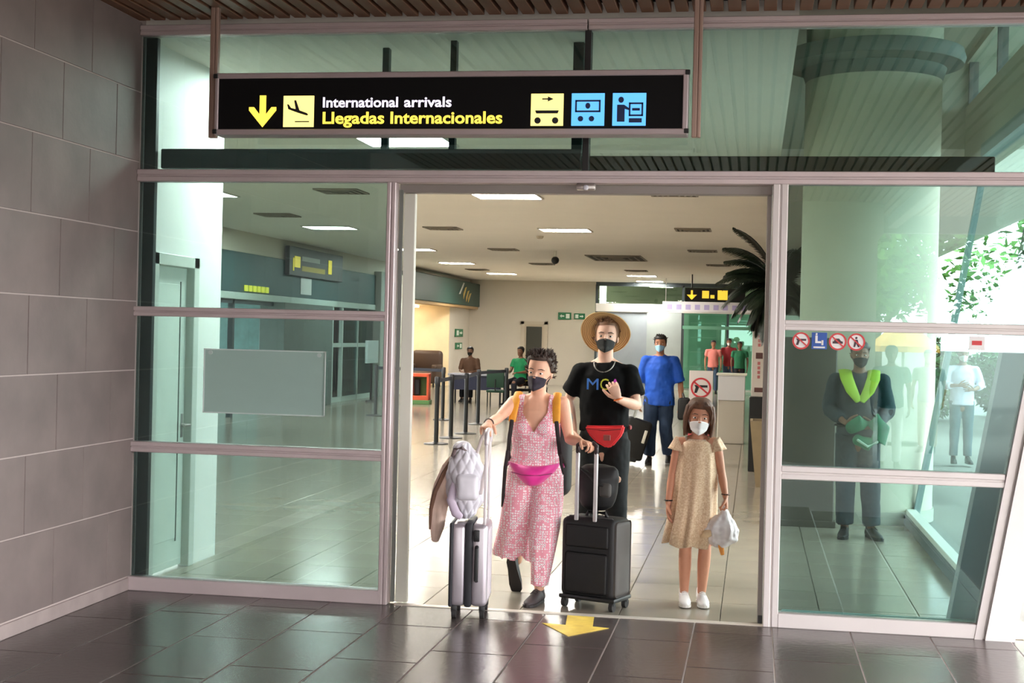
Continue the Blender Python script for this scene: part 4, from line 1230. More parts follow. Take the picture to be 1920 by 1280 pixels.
def person(label, loc, J, skin_m, group=None, build=1.0, hw=1.0, vox=0.007, hands=(0.35, 0.35), head=(0, 0, 0), hs=1.0, shoes=None, shoe_lbl=None, bust=0.0, curlL=None, rz=0.0, feet=True, face=True):
    """builds the root and the continuous body; returns an object with root, head matrix, joints"""
    o = P()
    root = thing('person', label, 'person', loc, rz, group)
    k = J['k']
    o.root, o.J, o.k = root, J, k
    bm = bmesh.new()
    fb = bmesh.new()
    pel, wst, chs, shc, nkb, hdb = (J[x] for x in ('pel', 'wst', 'chs', 'shc', 'nkb', 'hdb'))
    q = build * k
    crotch = (J['hipL'] + J['hipR']) / 2 - V(0, 0, 0.07 * k)
    tube(bm, [crotch, pel - V(0, 0, 0.02 * k), pel.lerp(wst, 0.5), wst, wst.lerp(chs, 0.5), chs, chs.lerp(shc, 0.6), shc, nkb],
         [(.09 * q, .085 * q), (.160 * q * hw, .112 * q), (.150 * q * hw, .105 * q), (.132 * q, .095 * q), (.142 * q, .102 * q), (.152 * q, .108 * q), (.150 * q, .095 * q), (.10 * q, .07 * q), (.052 * k, .054 * k)], 20)
    if bust:
        for s_ in (-1, 1):
            ball(bm, chs + V(s_ * 0.068 * k, -0.085 * k, -0.01), (0.062 * bust, 0.055 * bust, 0.06 * bust), 2)
    tube(bm, [nkb - V(0, 0, 0.05 * k), nkb + V(0, 0, 0.01), hdb + V(0, 0.012, 0.05 * k)], [.06 * k, .052 * k, .05 * k], 14)
    for n_ in 'LR':
        sh, el, wr = J['sh' + n_], J['el' + n_], J['wr' + n_]
        tube(bm, [shc - V(0, 0, 0.03 * k), (shc - V(0, 0, 0.02 * k)).lerp(sh, 0.6), sh], [.062 * q, .058 * q, .050 * q], 12)
        tube(bm, [nkb + V(0, .012, -.005), nkb.lerp(sh, .5) + V(0, .008, -.012 * k), sh], [.046 * k, .046 * k, .046 * q], 12)
        limb(bm, sh, el, wr, .050 * q, .036 * q, .024 * k, .044 * q, .037 * q)
        ts = 1
        d_ = Vector(J['hd' + n_]).normalized()
        pn = Vector(J['pn' + n_])
        ts = J.get('ts' + n_, 1 if n_ == 'L' else -1)
        hand(bm, fb, wr + d_ * 0.005, d_, pn, ts, k, hands[0 if n_ == 'L' else 1])
        hp, kn, an, toe = J['hip' + n_], J['kn' + n_], J['an' + n_], J['toe' + n_]
        limb(bm, hp, kn, an, .085 * q, .054 * q, .036 * k, .072 * q, .054 * q, 16)
        if feet:
            f_ = (toe - an)
            tube(bm, [an + V(0, 0, 0.0), an.lerp(toe, 0.45) + V(0, 0, 0.006), toe], [(.036 * k, .036 * k), (.040 * k, .030 * k), (.036 * k, .018 * k)], 12)
    Mh = Matrix.Translation(hdb) @ Matrix.Rotation(head[0], 4, 'Z') @ Matrix.Rotation(head[1], 4, 'X') @ Matrix.Rotation(head[2], 4, 'Y') @ Matrix.Scale(hs * k ** 0.35, 4)
    o.Mh = Mh
    hb = bmesh.new()
    rows = []
    seg = 24
    for z, rx_, ry_, yc in HEAD:
        rows.append([hb.verts.new((rx_ * math.sin(2 * math.pi * i / seg), yc - ry_ * math.cos(2 * math.pi * i / seg), z)) for i in range(seg)])
    for a, b_ in zip(rows, rows[1:]):
        for i in range(seg):
            hb.faces.new((a[i], a[(i + 1) % seg], b_[(i + 1) % seg], b_[i]))
    hb.faces.new(list(reversed(rows[0]))); hb.faces.new(rows[-1])
    tube(hb, [(0, -.090, .118), (0, -.099, .100), (0, -.108, .082), (0, -.098, .074)], [(.008, .008), (.010, .010), (.015, .013), (.013, .010)], 10)      # nose
    for s_ in (-1, 1):
        ball(hb, (s_ * .074, .012, .098), (.009, .020, .031), 2)            # ear
        tube(hb, [(s_ * .014, -.086, .130), (s_ * .046, -.076, .131)], [.007, .006], 8)   # brow ridge
        ball(hb, (s_ * .036, -.064, .078), (.020, .012, .016), 2)           # cheek
    tube(hb, [(-.022, -.076, .043), (0, -.086, .043), (.022, -.076, .043)], [.006, .009, .006], 8)   # lips
    hb.transform(Mh)
    tmp = bpy.data.meshes.new('tmp'); hb.to_mesh(tmp); hb.free(); bm.from_mesh(tmp); bpy.data.meshes.remove(tmp)
    me = remeshed(bm, vox, 5, 0.5)
    b2 = bmesh.new(); b2.from_mesh(me)
    bmesh.ops.recalc_face_normals(fb, faces=fb.faces[:])
    tmp = bpy.data.meshes.new('tmp'); fb.to_mesh(tmp); fb.free(); b2.from_mesh(tmp); bpy.data.meshes.remove(tmp)
    for f in b2.faces:
        f.smooth = True
    b2.to_mesh(me); b2.free()
    me.name = 'body'
    link('body', me, skin_m, root)
    if face:
        for s_ in (-1, 1):
            b = bmesh.new(); ball(b, (s_ * .031, -.079, .108), (.0145, .009, .0066), 2); b.transform(Mh); e = part('eye', b, EYE, root, True)
            b = bmesh.new(); ball(b, (s_ * .031, -.0865, .108), (.0060, .003, .0058), 2); b.transform(Mh); part('iris', b, IRIS, e, True)
            b = bmesh.new(); tube(b, [(s_ * .015, -.093, .131), (s_ * .034, -.088, .135), (s_ * .052, -.072, .128)], [.0022, .003, .0015], 6); b.transform(Mh); part('eyebrow', b, mat('brow_dark', (60, 42, 34), 0.8), root, True)
    return o

def hair(o, m, hairline=0.172, side=0.105, back=0.03, off=0.012, tufts=0, tl=0.03, seed=1, quiff=0.0, locks=None, label=None):
    r_ = random.Random(seed)
    b = bmesh.new()
    seg, nz = 36, 9
    rows = []
    for j in range(nz + 1):
        row = []
        for i in range(seg):
            a = 2 * math.pi * i / seg
            ca = math.cos(a)   # 1 at the front
            zl = hairline if ca > 0.62 else (side + (hairline - side) * max(0, (ca - 0.1) / 0.52) if ca > 0.1 else (side + (back - side) * min(1, (0.1 - ca) / 0.6)))
            t_ = j / nz
            z = zl + (0.2245 - zl) * (1 - (1 - t_) ** 1.5)
            o_ = off * min(1, 0.3 + t_ * 3) + 0.005 * noise.noise(V(math.sin(a) * 4 + seed, ca * 4, z * 30)) + (quiff * max(0, ca * 0.6 + 0.4) * t_)
            p = head_pt(a, z, o_)
            p.z += (off * 0.9 + quiff * 0.5) * t_
            row.append(b.verts.new(p))
        rows.append(row)
    for x, y in zip(rows, rows[1:]):
        for i in range(seg):
            b.faces.new((x[i], x[(i + 1) % seg], y[(i + 1) % seg], y[i]))
    b.faces.new(rows[-1])
    for _ in range(tufts):
        a = r_.uniform(0, 2 * math.pi)
        ca = math.cos(a)
        z = r_.uniform(0.196 if ca > 0.3 else (0.15 if ca > 0 else 0.07), 0.224)
        p = head_pt(a, z, off * 0.6)
        p.z += off * 0.5
        d_ = (p - V(0, 0.005, 0.12)).normalized()
        d_ = (d_ + V(r_.uniform(-.5, .5), r_.uniform(-.4, .4), r_.uniform(0, .7))).normalized()
        L = tl * r_.uniform(0.5, 1.2) * (1 + quiff * 12 * max(0, z - 0.18) * 10)
        tube(b, [p - d_ * 0.006, p + d_ * L * 0.5, p + d_ * L + V(r_.uniform(-.012, .012), 0, r_.uniform(-.004, .012))], [0.0085, 0.006, 0.0016], 5)
    for (a, z0, pts, r0_, r1_) in (locks or []):
        p0 = head_pt(a, z0, off * 0.5)
        pl = [p0] + [Vector(x) for x in pts]
        n = len(pl)
        tube(b, pl, [(r0_ + (r1_ - r0_) * i / (n - 1)) for i in range(n)], 7)
    b.transform(o.Mh)
    return part('hair', b, m, o.root, True, 60, label=label)

def mask(o, m, zlo=-0.004, zhi=0.092, off=0.006, amax=1.15, label=None, nose=0.018, m2=None):
    b = bmesh.new()
    na, nz = 22, 10
    grid = []
    for j in range(nz + 1):
        row = []
        for i in range(na + 1):
            a = -amax + 2 * amax * i / na
            f = abs(a) / amax
            z0, z1 = zlo + 0.028 * f, zhi - 0.020 * f ** 1.5
            t_ = j / nz
            z = z0 + (z1 - z0) * t_
            p = head_pt(a, max(0.022, z), off)
            p.z = z
            p.y -= (nose + 0.008 * math.sin(math.pi * t_)) * math.exp(-(a / 0.42) ** 2) * (0.45 + 0.55 * t_)
            if z < 0.03:
                p.y -= 0.012 * (1 - f)
            row.append(b.verts.new(p))
        grid.append(row)
    for x, y in zip(grid, grid[1:]):
        for i in range(na):
            b.faces.new((x[i], x[i + 1], y[i + 1], y[i]))
    b.transform(o.Mh)
    w = part('mask', b, m, o.root, True, 60, label=label)
    sm2 = w.modifiers.new('thick', 'SOLIDIFY'); sm2.thickness = 0.002
    for s_ in (-1, 1):
        b = bmesh.new()
        a = s_ * amax
        for z in (zlo + 0.03, zhi - 0.022):
            p = head_pt(a, max(0.022, z), off)
            p.z = z
            tube(b, [p, head_pt(s_ * 1.4, 0.5 * z + 0.05, 0.005), V(s_ * 0.083, 0.022, 0.10)], 0.0018, 5)
        b.transform(o.Mh)
        part('ear_loop', b, m2 or m, w)
    return w

def shoe(o, n_, m, sole_m, k=1.0, up=None, label=None, high=0.0):
    an, toe = o.J['an' + n_], o.J['toe' + n_]
    d_ = (toe - an).normalized()
    nrm = Vector(up) if up else V(0, 0, 1)
    fl = (d_ - nrm * d_.dot(nrm)).normalized()
    sd = fl.cross(nrm).normalized()
    bot = toe - nrm * 0.022 * k
    def at(f, h):
        return bot + fl * f * k + nrm * h * k
    b = bmesh.new()
    tube(b, [at(-.235, .035), at(-.215, .045), at(-.16, .048), at(-.10, .040), at(-.03, .030), at(.02, .026), at(.045, .022)],
         [(.026 * k, .028 * k), (.033 * k, .042 * k), (.035 * k, .046 * k), (.041 * k, .036 * k), (.045 * k, .027 * k), (.038 * k, .022 * k), (.024 * k, .016 * k)], 16, side=sd)
    tube(b, [at(-.19, .05), at(-.185, .085 + high)], [(.036 * k, .042 * k), (.034 * k, .038 * k)], 14, side=sd)
    s_ = part('shoe', b, m, o.root, True, 60, label=label)
    b = bmesh.new()
    outline = [(-.245, .0), (-.235, .022), (-.20, .034), (-.14, .034), (-.08, .040), (-.02, .046), (.03, .040), (.055, .022), (.062, 0.0)]
    outline = outline + [(x, -y) for x, y in reversed(outline[1:-1])]
    lo = [bot + fl * x * k + sd * y * k + nrm * 0.0 for x, y in outline]
    poly(b, lo, tuple(nrm * 0.018 * k))
    part('sole', b, sole_m, s_)
    b = bmesh.new()
    for f in (-.12, -.10, -.08, -.06):
        tube(b, [at(f, .082 + (f + .06) * -0.25 - 0.006) - sd * 0.02 * k, at(f, .090 + (f + .06) * -0.25 - 0.006), at(f, .082 + (f + .06) * -0.25 - 0.006) + sd * 0.02 * k], 0.003, 5)
    part('laces', b, m, s_)
    return s_

def shirt(o, m, hem, rhem=(.175, .125), build=1.0, sleeve=0.55, sr=0.066, er=0.062, vox=0.009, wr_amp=0.006, name='shirt', neck=0.0, label=None, loose=0.012, cuff=None):
    J, k = o.J, o.k
    b = bmesh.new()
    q = build * k
    pel, wst, chs, shc, nkb = (J[x] for x in ('pel', 'wst', 'chs', 'shc', 'nkb'))
    zc = [hem, wst, wst.lerp(chs, 0.5), chs, chs.lerp(shc, 0.6), shc + V(0, 0, 0.004), nkb - V(0, 0, 0.012 - neck)]
    rr = [(rhem[0] * k, rhem[1] * k), ((.150 * q + loose * 1.3), (.112 * q + loose)), ((.158 * q + loose), (.115 * q + loose)), ((.162 * q + loose), (.116 * q + loose)), ((.160 * q + loose), (.102 * q + loose)), (.115 * q + loose * .6, .078 * q + loose * .6), (.066 * k, .066 * k)]
    tube(b, zc, rr, 28, round_=False)
    for n_ in 'LR':
        sh, el, wr = J['sh' + n_], J['el' + n_], J['wr' + n_]
        tube(b, [nkb - V(0, 0, 0.045 * k), (nkb - V(0, 0, 0.05 * k)).lerp(sh, 0.5), sh - V(0, 0, 0.004 * k)], [.062 * q, .060 * q, sr * .92 * k], 14)
        if sleeve <= 1:
            ball(b, sh, sr * k, 3)
            tube(b, [sh.lerp(el, 0.04), sh.lerp(el, sleeve * 0.5), sh.lerp(el, sleeve)], [sr * .97 * k, (sr + er) / 2 * k, er * k], 16, round_=False)
        else:
            e2 = el.lerp(wr, sleeve - 1)
            ball(b, sh, sr * k, 3)
            tube(b, [sh.lerp(el, 0.04), sh.lerp(el, 0.5), el.lerp(sh, 0.1), el.lerp(wr, 0.1), e2], [sr * k, (sr + er) / 2 * k, er * k, er * k, (cuff or er * 0.8) * k], 16, round_=False)
    me = remeshed(b, vox, 4, 0.5)
    wrinkle(me, wr_amp, 11, (1, 1, 0.6), rnd.uniform(0, 50))
    wrinkle(me, wr_amp * 0.5, 26, (1, 1, 0.8), rnd.uniform(0, 50))
    ob = link(name, me, m, o.root)
    me.name = name
    if label:
        ob['label'] = label
    return ob

def trousers(o, m, vox=0.009, ra=0.098, rk=0.072, rb=0.062, top=None, frac=0.93, amp=0.006, name='trousers', label=None, hw=1.0):
    J, k = o.J, o.k
    b = bmesh.new()
    pel, wst = J['pel'], J['wst']
    crotch = (J['hipL'] + J['hipR']) / 2 - V(0, 0, 0.06 * k)
    tube(b, [crotch, pel - V(0, 0, 0.03 * k), top or pel.lerp(wst, 0.6)], [(.10 * k, .095 * k), (.172 * k * hw, .124 * k), (.155 * k * hw, .115 * k)], 22, round_=False)
    for n_ in 'LR':
        hp, kn, an = J['hip' + n_], J['kn' + n_], J['an' + n_]
        tube(b, [hp + V(0, 0, 0.02), hp.lerp(kn, 0.5), hp.lerp(kn, 0.9), kn.lerp(an, 0.1), kn.lerp(an, 0.5), kn.lerp(an, frac)], [ra * k, (ra + rk) / 2 * k, rk * k, rk * k, (rk + rb) / 2 * k, rb * k], 18, round_=False)
    me = remeshed(b, vox, 4, 0.5)
    wrinkle(me, amp, 12, (1, 1, 0.5), rnd.uniform(0, 50))
    wrinkle(me, amp * 0.5, 28, (1, 1, 1), rnd.uniform(0, 50))
    ob = link(name, me, m, o.root)
    me.name = name
    if label:
        ob['label'] = label
    return ob
# ------------------------------------------------------------------ woman in the pink jumpsuit
ox, oy = -1.385, 0.42
def W(x, y, z):
    return V(x - ox, y - oy, z)
J = stand(1.63, 0.165)
J.update(dict(
    pel=W(-1.385, .42, .865), wst=W(-1.385, .41, .99), chs=W(-1.385, .39, 1.14), shc=W(-1.38, .40, 1.285), nkb=W(-1.375, .40, 1.325), hdb=W(-1.372, .375, 1.372),
    shL=W(-1.535, .40, 1.28), elL=W(-1.60, .20, 1.185), wrL=W(-1.615, -.06, 1.165), hdL=V(0.0, -1, -.22), pnL=V(0, -.15, -1), tsL=1,
    shR=W(-1.215, .40, 1.285), elR=W(-1.165, .40, 1.05), wrR=W(-1.065, .20, 1.055), hdR=V(.75, -.62, -.08), pnR=V(-.1, -.1, -1), tsR=-1,
    hipL=W(-1.465, .43, .84), knL=W(-1.50, .42, .45), anL=W(-1.545, .74, .20), toeL=W(-1.535, .665, .045),
    hipR=W(-1.305, .42, .84), knR=W(-1.315, .30, .46), anR=W(-1.330, .33, .095), toeR=W(-1.365, .17, .022)))
wo = person('woman in a pink patterned jumpsuit and dark mask pushing two suitcases', (ox, oy, 0), J, SK_W, build=0.98, vox=0.006, hands=(0.75, 0.8), head=(R(-9), R(4), R(5)), hs=1.06, bust=0.8, feet=False, hw=1.05)
HAIRW = mat('hair_dark_brown', (62, 46, 38), 0.6, var=0.3, scale=30)
hair(wo, HAIRW, hairline=0.186, side=0.115, back=0.045, off=0.014, tufts=320, tl=0.028, seed=3, quiff=0.012, label='short dark spiky hair')
mm = mask(wo, mat('mask_dark_print', (44, 36, 50), 0.8, var=0.7, scale=24), label='dark printed cloth mask')
# jumpsuit material: small repeating print
def jump_mat():
    m = mat('jumpsuit_print', (226, 148, 166), 0.8)
    nt = m.node_tree
    b_ = nt.nodes['Principled BSDF']
    tc = nt.nodes.new('ShaderNodeTexCoord')
    mp = nt.nodes.new('ShaderNodeMapping')
    mp.inputs['Scale'].default_value = (62, 62, 62)
    vo = nt.nodes.new('ShaderNodeTexVoronoi')
    vo.inputs['Scale'].default_value = 1.0
    vo.inputs['Randomness'].default_value = 0.35
    r1 = nt.nodes.new('ShaderNodeValToRGB')
    r1.color_ramp.interpolation = 'CONSTANT'
    e = r1.color_ramp.elements
    e[0].position = 0.0; e[0].color = lin((140, 62, 86))
    e[1].position = 0.20; e[1].color = lin((252, 242, 244))
    e2 = e.new(0.44); e2.color = lin((236, 158, 176))
    nt.links.new(tc.outputs['Object'], mp.inputs[0]); nt.links.new(mp.outputs[0], vo.inputs['Vector'])
    nt.links.new(vo.outputs['Distance'], r1.inputs[0]); nt.links.new(r1.outputs[0], b_.inputs['Base Color'])
    return m
JM = jump_mat()
# bodice
b = bmesh.new()
c0 = -1.385
tube(b, [W(c0, .42, .84), W(c0, .415, .92), W(c0, .41, .99), W(c0, .40, 1.07), W(c0, .39, 1.14), W(c0, .395, 1.22), W(c0, .40, 1.285), W(c0 + .005, .40, 1.31)],
     [(.178, .130), (.166, .124), (.158, .118), (.160, .120), (.160, .122), (.156, .108), (.128, .076), (.08, .06)], 30, round_=False)
for s_ in (-1, 1):
    ball(b, W(c0 + s_ * .066, .305, 1.125), (.062, .046, .066), 3)
    tube(b, [W(c0 + s_ * .03, .40, 1.262), W(c0 + s_ * .11, .40, 1.275), W(c0 + s_ * .15, .40, 1.275)], [.068, .064, .055], 12)
me = remeshed(b, 0.006, 5, 0.5)
bb = bmesh.new(); bb.from_mesh(me)
kill = []
for v in bb.verts:
    x, y, z = v.co.x + ox - c0, v.co.y + oy, v.co.z
    ax_ = abs(x - 0.004)
    if z > 1.10:
        front = y < .40
        lim = (1.105 + 1.55 * ax_) if front else 1.17 + 0.6 * ax_
        if ax_ > 0.118:
            lim = 1.165 - 0.25 * (ax_ - .118)
        elif ax_ > 0.078 and z > 1.12:
            lim = 2.0
        if z > lim:
            kill.append(v)
bmesh.ops.delete(bb, geom=kill, context='VERTS')
bb.to_mesh(me); bb.free()
wrinkle(me, 0.004, 18, (1, 1, 0.7), 3)
me.name = 'jumpsuit_top'
link('jumpsuit_top', me, JM, wo.root)
# wide trousers: the left leg flares out behind, the right one falls to the ankle
b = bmesh.new()
tube(b, [W(c0, .42, .76), W(c0, .42, .83), W(c0, .415, .92)], [(.165, .125), (.186, .134), (.168, .126)], 28, round_=False)
fold = lambda t_, a: 1 + 0.07 * t_ * math.sin(7 * a + 1.0) + 0.03 * t_ * math.sin(13 * a)
tube(b, [W(-1.465, .43, .83), W(-1.478, .425, .66), W(-1.492, .44, .50), W(-1.507, .475, .38), W(-1.518, .50, .275)], [(.105, .105), (.112, .11), (.124, .115), (.137, .12), (.150, .125)], 40, round_=False, mod=fold)
fold2 = lambda t_, a: 1 + 0.06 * math.sin(6 * a + 2.0) * t_ + 0.02 * math.sin(11 * a + 9 * t_)
tube(b, [W(-1.305, .42, .83), W(-1.300, .375, .66), W(-1.302, .325, .50), W(-1.312, .31, .36), W(-1.322, .315, .22), W(-1.330, .325, .115)], [(.105, .105), (.104, .10), (.097, .092), (.086, .082), (.070, .068), (.056, .056)], 40, round_=False, mod=fold2)
me = remeshed(b, 0.006, 2, 0.4)
bb = bmesh.new(); bb.from_mesh(me)
bmesh.ops.delete(bb, geom=[v for v in bb.verts if v.co.x + ox < -1.385 and v.co.z < 0.262 + 0.20 * max(0, -1.50 - (v.co.x + ox)) * -1 + 0.018 * math.sin((v.co.x) * 60)], context='VERTS')
bb.to_mesh(me); bb.free()
wrinkle(me, 0.005, 9, (1.6, 1.6, 0.3), 8)
me.name = 'jumpsuit_trousers'
link('jumpsuit_trousers', me, JM, wo.root)
SHB_ = mat('shoe_black', (22, 20, 22), 0.55); SLB = mat('sole_dark', (44, 40, 40), 0.7); SLW = mat('sole_white', (225, 220, 215), 0.6)
shoe(wo, 'R', mat('shoe_charcoal', (62, 54, 56), 0.6), SLB, 0.92, label='charcoal canvas shoe planted in front')
J['anL'] = W(-1.545, .74, .20)
shoe(wo, 'L', SHB_, SLB, 0.92, up=(0.05, .93, .36), label='black shoe pushing off behind')
b = bmesh.new()
tube(b, [wo.J['wrL'] + V(0, 0.012, 0) + V(math.cos(a) * .03, 0, math.sin(a) * .03) for a in [k * math.pi / 8 for k in range(17)]], 0.004, 6)
part('bracelet', b, mat('bracelet_dark', (60, 40, 40), 0.5), wo.root)

# waist bag
PKB = mat('magenta_nylon', (222, 44, 146), 0.5, var=0.12, scale=9, sheen=0.3)
t = thing('waist_bag', 'magenta pink waist bag worn by the woman in the jumpsuit', 'waist bag', (c0, .29, .81))
b = bmesh.new()
nx_ = 16
rows = []
for j in range(9):
    v_ = j / 8
    row = []
    for i in range(nx_ + 1):
        u_ = -1 + 2 * i / nx_
        half = .165 * (1 - 0.55 * (1 - v_) ** 1.6)
        x = u_ * half
        z = -.055 + v_ * .125 + 0.022 * u_ * u_ * 1.0
        bulge = .055 * (1 - u_ * u_) ** 0.7 * (math.sin(math.pi * (0.15 + 0.75 * v_)))
        y = -.012 - bulge + .055 * u_ * u_ + 0.002 * math.sin(u_ * 9)
        row.append(b.verts.new((x, y, z)))
    rows.append(row)
back = [[b.verts.new(v.co + V(0, 0.035, 0)) for v in r_] for r_ in rows]
for A, inv in ((rows, False), (back, True)):
    for p_, q_ in zip(A, A[1:]):
        for i in range(nx_):
            f = (p_[i], p_[i + 1], q_[i + 1], q_[i])
            b.faces.new(tuple(reversed(f)) if inv else f)
edge = [r_[0] for r_ in rows] ; edgeb = [r_[0] for r_ in back]
def stitch(a_, c_):
    for i in range(len(a_) - 1):
        b.faces.new((a_[i], a_[i + 1], c_[i + 1], c_[i]))
stitch([r_[0] for r_ in rows], [r_[0] for r_ in back]); stitch([r_[-1] for r_ in rows], [r_[-1] for r_ in back]); stitch(rows[0], back[0]); stitch(rows[-1], back[-1])
part('pouch', b, PKB, t, True, 60)
b = bmesh.new()
tube(b, [(-.13, -.035, .030), (-.06, -.066, .018), (0, -.072, .016), (.06, -.066, .018), (.13, -.035, .030)], 0.0035, 6); part('zip', b, mat('magenta_dark', (150, 24, 96), 0.5), t)
b = bmesh.new()
pts = []
for k in range(25):
    a = math.pi * (k / 24) * 1.1 - 0.05 * math.pi
    pts.append((.178 * math.cos(a), .135 + .137 * math.sin(a) - 0.02, .065 + 0.01 * math.sin(a)))
tube(b, pts, [(.004, .016)] * len(pts), 8, side=(0, 1, 0)); part('belt', b, mat('magenta_dark', (150, 24, 96)), t)

# backpack on the woman's back
t = thing('backpack', 'dark backpack with orange strap pads on the back of the jumpsuit woman', 'backpack', (c0, .66, .62))
BKD = mat('backpack_dark', (34, 30, 32), 0.7, var=0.2, scale=8)
b = bmesh.new(); box(b, (-.20, -.10, .03), (.20, .12, .62), .07, 4); part('body', b, BKD, t, True, 60)
b = bmesh.new(); box(b, (-.15, .10, .08), (.15, .16, .36), .03, 3); part('pocket', b, BKD, t, True)
ORS = mat('orange_pad', (236, 162, 52), 0.6, var=0.15, scale=10)
def T_(x, y, z):
    return V(x - c0, y - .66, z - .62)
for s_ in (-1, 1):
    cx = c0 + s_ * 0.128 + 0.004
    b = bmesh.new()
    tube(b, [T_(cx - s_ * .01, .52, 1.26), T_(cx, .42, 1.345), T_(cx + s_ * .005, .345, 1.30), T_(cx + s_ * .012, .302, 1.22), T_(cx + s_ * .016, .285, 1.165)], [(.026, .008), (.027, .009), (.027, .009), (.026, .009), (.023, .008)], 10, side=(1, 0, 0))
    part('shoulder_pad', b, ORS, t, True, 60, label='orange padded shoulder strap')
    b = bmesh.new()
    tube(b, [T_(cx + s_ * .016, .280, 1.17), T_(cx + s_ * .030, .285, 1.06), T_(cx + s_ * .040, .31, .96), T_(cx + s_ * .05, .42, .90), T_(cx + s_ * .04, .56, .86)], [(.014, .005)] * 5, 8, side=(1, 0, 0))
    if s_ > 0:
        tube(b, [T_(cx + .043, .30, .96), T_(cx + .055, .27, .90), T_(cx + .075, .26, .84)], [(.010, .004)] * 3, 6, side=(1, 0, 0))
    else:
        tube(b, [T_(cx - .043, .30, .97), T_(cx - .06, .32, .86), T_(cx - .075, .36, .70), T_(cx - .08, .38, .60)], [(.012, .005)] * 4, 6, side=(1, 0, 0))
    part('strap', b, mat('strap_dark', (40, 30, 32), 0.7), t, True, 60, label='dark webbing strap')

# ------------------------------------------------------------------ silver suitcase
def wheels(t, pts, m, r=0.028):
    for (x, y) in pts:
        b = bmesh.new(); box(b, (x - .018, y - .018, r * 1.2), (x + .018, y + .018, .078), .006, 2); w = part('caster', b, m, t, True)
        b = bmesh.new(); cyl(b, (x - .013, y, r), (x + .013, y, r), r, 16); part('wheel', b, mat('rubber', (40, 38, 38), 0.8), w, True)
SVM = mat('silver_shell', (190, 182, 190), 0.35, 0.55, var=0.08, scale=4)
t = thing('suitcase', 'slim silver hard shell suitcase seen edge on with dark zip band', 'suitcase', (-1.685, -.16, 0), R(6))
b = bmesh.new(); box(b, (-.112, -.17, .075), (-.014, .17, .575), .03, 3); part('shell', b, SVM, t, True)
b = bmesh.new(); box(b, (.014, -.17, .075), (.115, .17, .575), .03, 3); part('shell', b, SVM, t, True)
b = bmesh.new(); box(b, (-.022, -.176, .072), (.022, .176, .582), .012, 2); part('zip_band', b, mat('zip_band', (38, 38, 44), 0.6), t, True)
for sgn in (-1, 1):
    b = bmesh.new()
    for k in range(5):
        y_ = -.12 + .06 * k
        box(b, (sgn * .112 - (.006 if sgn < 0 else 0), y_ - .012, .11), (sgn * .112 + (.006 if sgn > 0 else 0), y_ + .012, .54), .003, 1)
    part('rib', b, SVM, t)
b = bmesh.new(); box(b, (-.118, -.175, .07), (-.094, .175, .58), .01, 2); part('corner_guard', b, mat('zip_band', (38, 38, 44)), t, True)
b = bmesh.new(); tube(b, [(.05, -.168, .44), (.05, -.195, .43), (.05, -.2, .33), (.05, -.195, .24), (.05, -.168, .23)], [(.012, .008)] * 5, 8); part('side_handle', b, mat('handle_black', (24, 24, 26), 0.45), t, True)
b = bmesh.new(); box(b, (.03, -.185, .47), (.065, -.168, .54), .005, 2); cyl(b, (.047, -.19, .50), (.047, -.168, .50), .009, 10); part('lock', b, mat('handle_black', (24, 24, 26)), t, True)
wheels(t, [(-.085, -.13), (.085, -.13), (-.085, .13), (.085, .13)], mat('handle_black', (24, 24, 26)))
b = bmesh.new()
box(b, (.084, -.17, .57), (.100, -.15, 1.10), .003, 1); box(b, (.084, .11, .57), (.100, .13, 1.10), .003, 1)
part('telescopic_tube', b, mat('tube_white', (216, 206, 210), 0.35, 0.2), t)
b = bmesh.new(); tube(b, [(.092, -.16, 1.06), (.092, -.16, 1.115), (.092, -.11, 1.135), (.092, .07, 1.135), (.092, .12, 1.115), (.092, .12, 1.06)], [(.014, .014)] * 6, 10); part('handle', b, mat('tube_white', (216, 206, 210)), t, True, 60)

# white drawstring bag on top of the silver case
t = thing('white_backpack', 'shiny white quilted backpack sitting on the silver suitcase', 'backpack', (-1.715, -.20, .612), R(6))
WB = mat('white_quilt', (226, 222, 232), 0.38, var=0.06, scale=6, sheen=0.3)
b = bmesh.new()
tube(b, [(.0, 0, .045), (.0, 0, .09), (-.005, 0, .18), (-.01, 0, .27), (-.02, 0, .35), (-.03, 0, .40)], [(.07, .08), (.105, .10), (.12, .11), (.118, .108), (.095, .09), (.055, .06)], 32)
me = remeshed(b, 0.007, 3, 0.5)
for v in me.vertices:
    a_ = math.atan2(v.co.y, v.co.x)
    f = abs(math.sin(a_ * 5 + v.co.z * 26)) * abs(math.sin(a_ * 5 - v.co.z * 26))
    v.co += v.normal * (0.010 * f ** 0.5 - 0.004)
wrinkle(me, 0.008, 14, (1, 1, 1), 5)
me.name = 'body'
link('body', me, WB, t)
b = bmesh.new(); box(b, (-.055, -.135, .10), (.085, -.075, .26), .03, 3); me = remeshed(b, 0.007, 3); wrinkle(me, .006, 20); me.name = 'front_pocket'; link('front_pocket', me, WB, t)
b = bmesh.new(); tube(b, [(-.085, -.05, .36), (-.07, -.06, .405), (-.03, -.06, .415), (.0, -.05, .385)], [(.012, .006)] * 4, 8); part('carry_loop', b, mat('loop_grey', (120, 104, 104), 0.6), t, True, 60)
b = bmesh.new()
tube(b, [(.06, -.02, .38), (.085, -.03, .46), (.11, -.03, .52)], [(.010, .004)] * 3, 8); tube(b, [(.12, -.05, .52), (.135, -.05, .42), (.12, -.06, .28), (.09, -.07, .14)], [(.014, .005)] * 4, 8)
part('strap', b, mat('strap_white', (220, 208, 206), 0.5), t, True, 60)
b = bmesh.new(); tube(b, [(-.06, -.08, .22), (-.085, -.10, .10), (-.05, -.11, .02), (-.02, -.11, -.0)], [(.02, .008), (.026, .010), (.028, .010), (.02, .008)], 10); part('side_strap', b, mat('strap_lilac', (206, 190, 210), 0.5), t, True, 60)
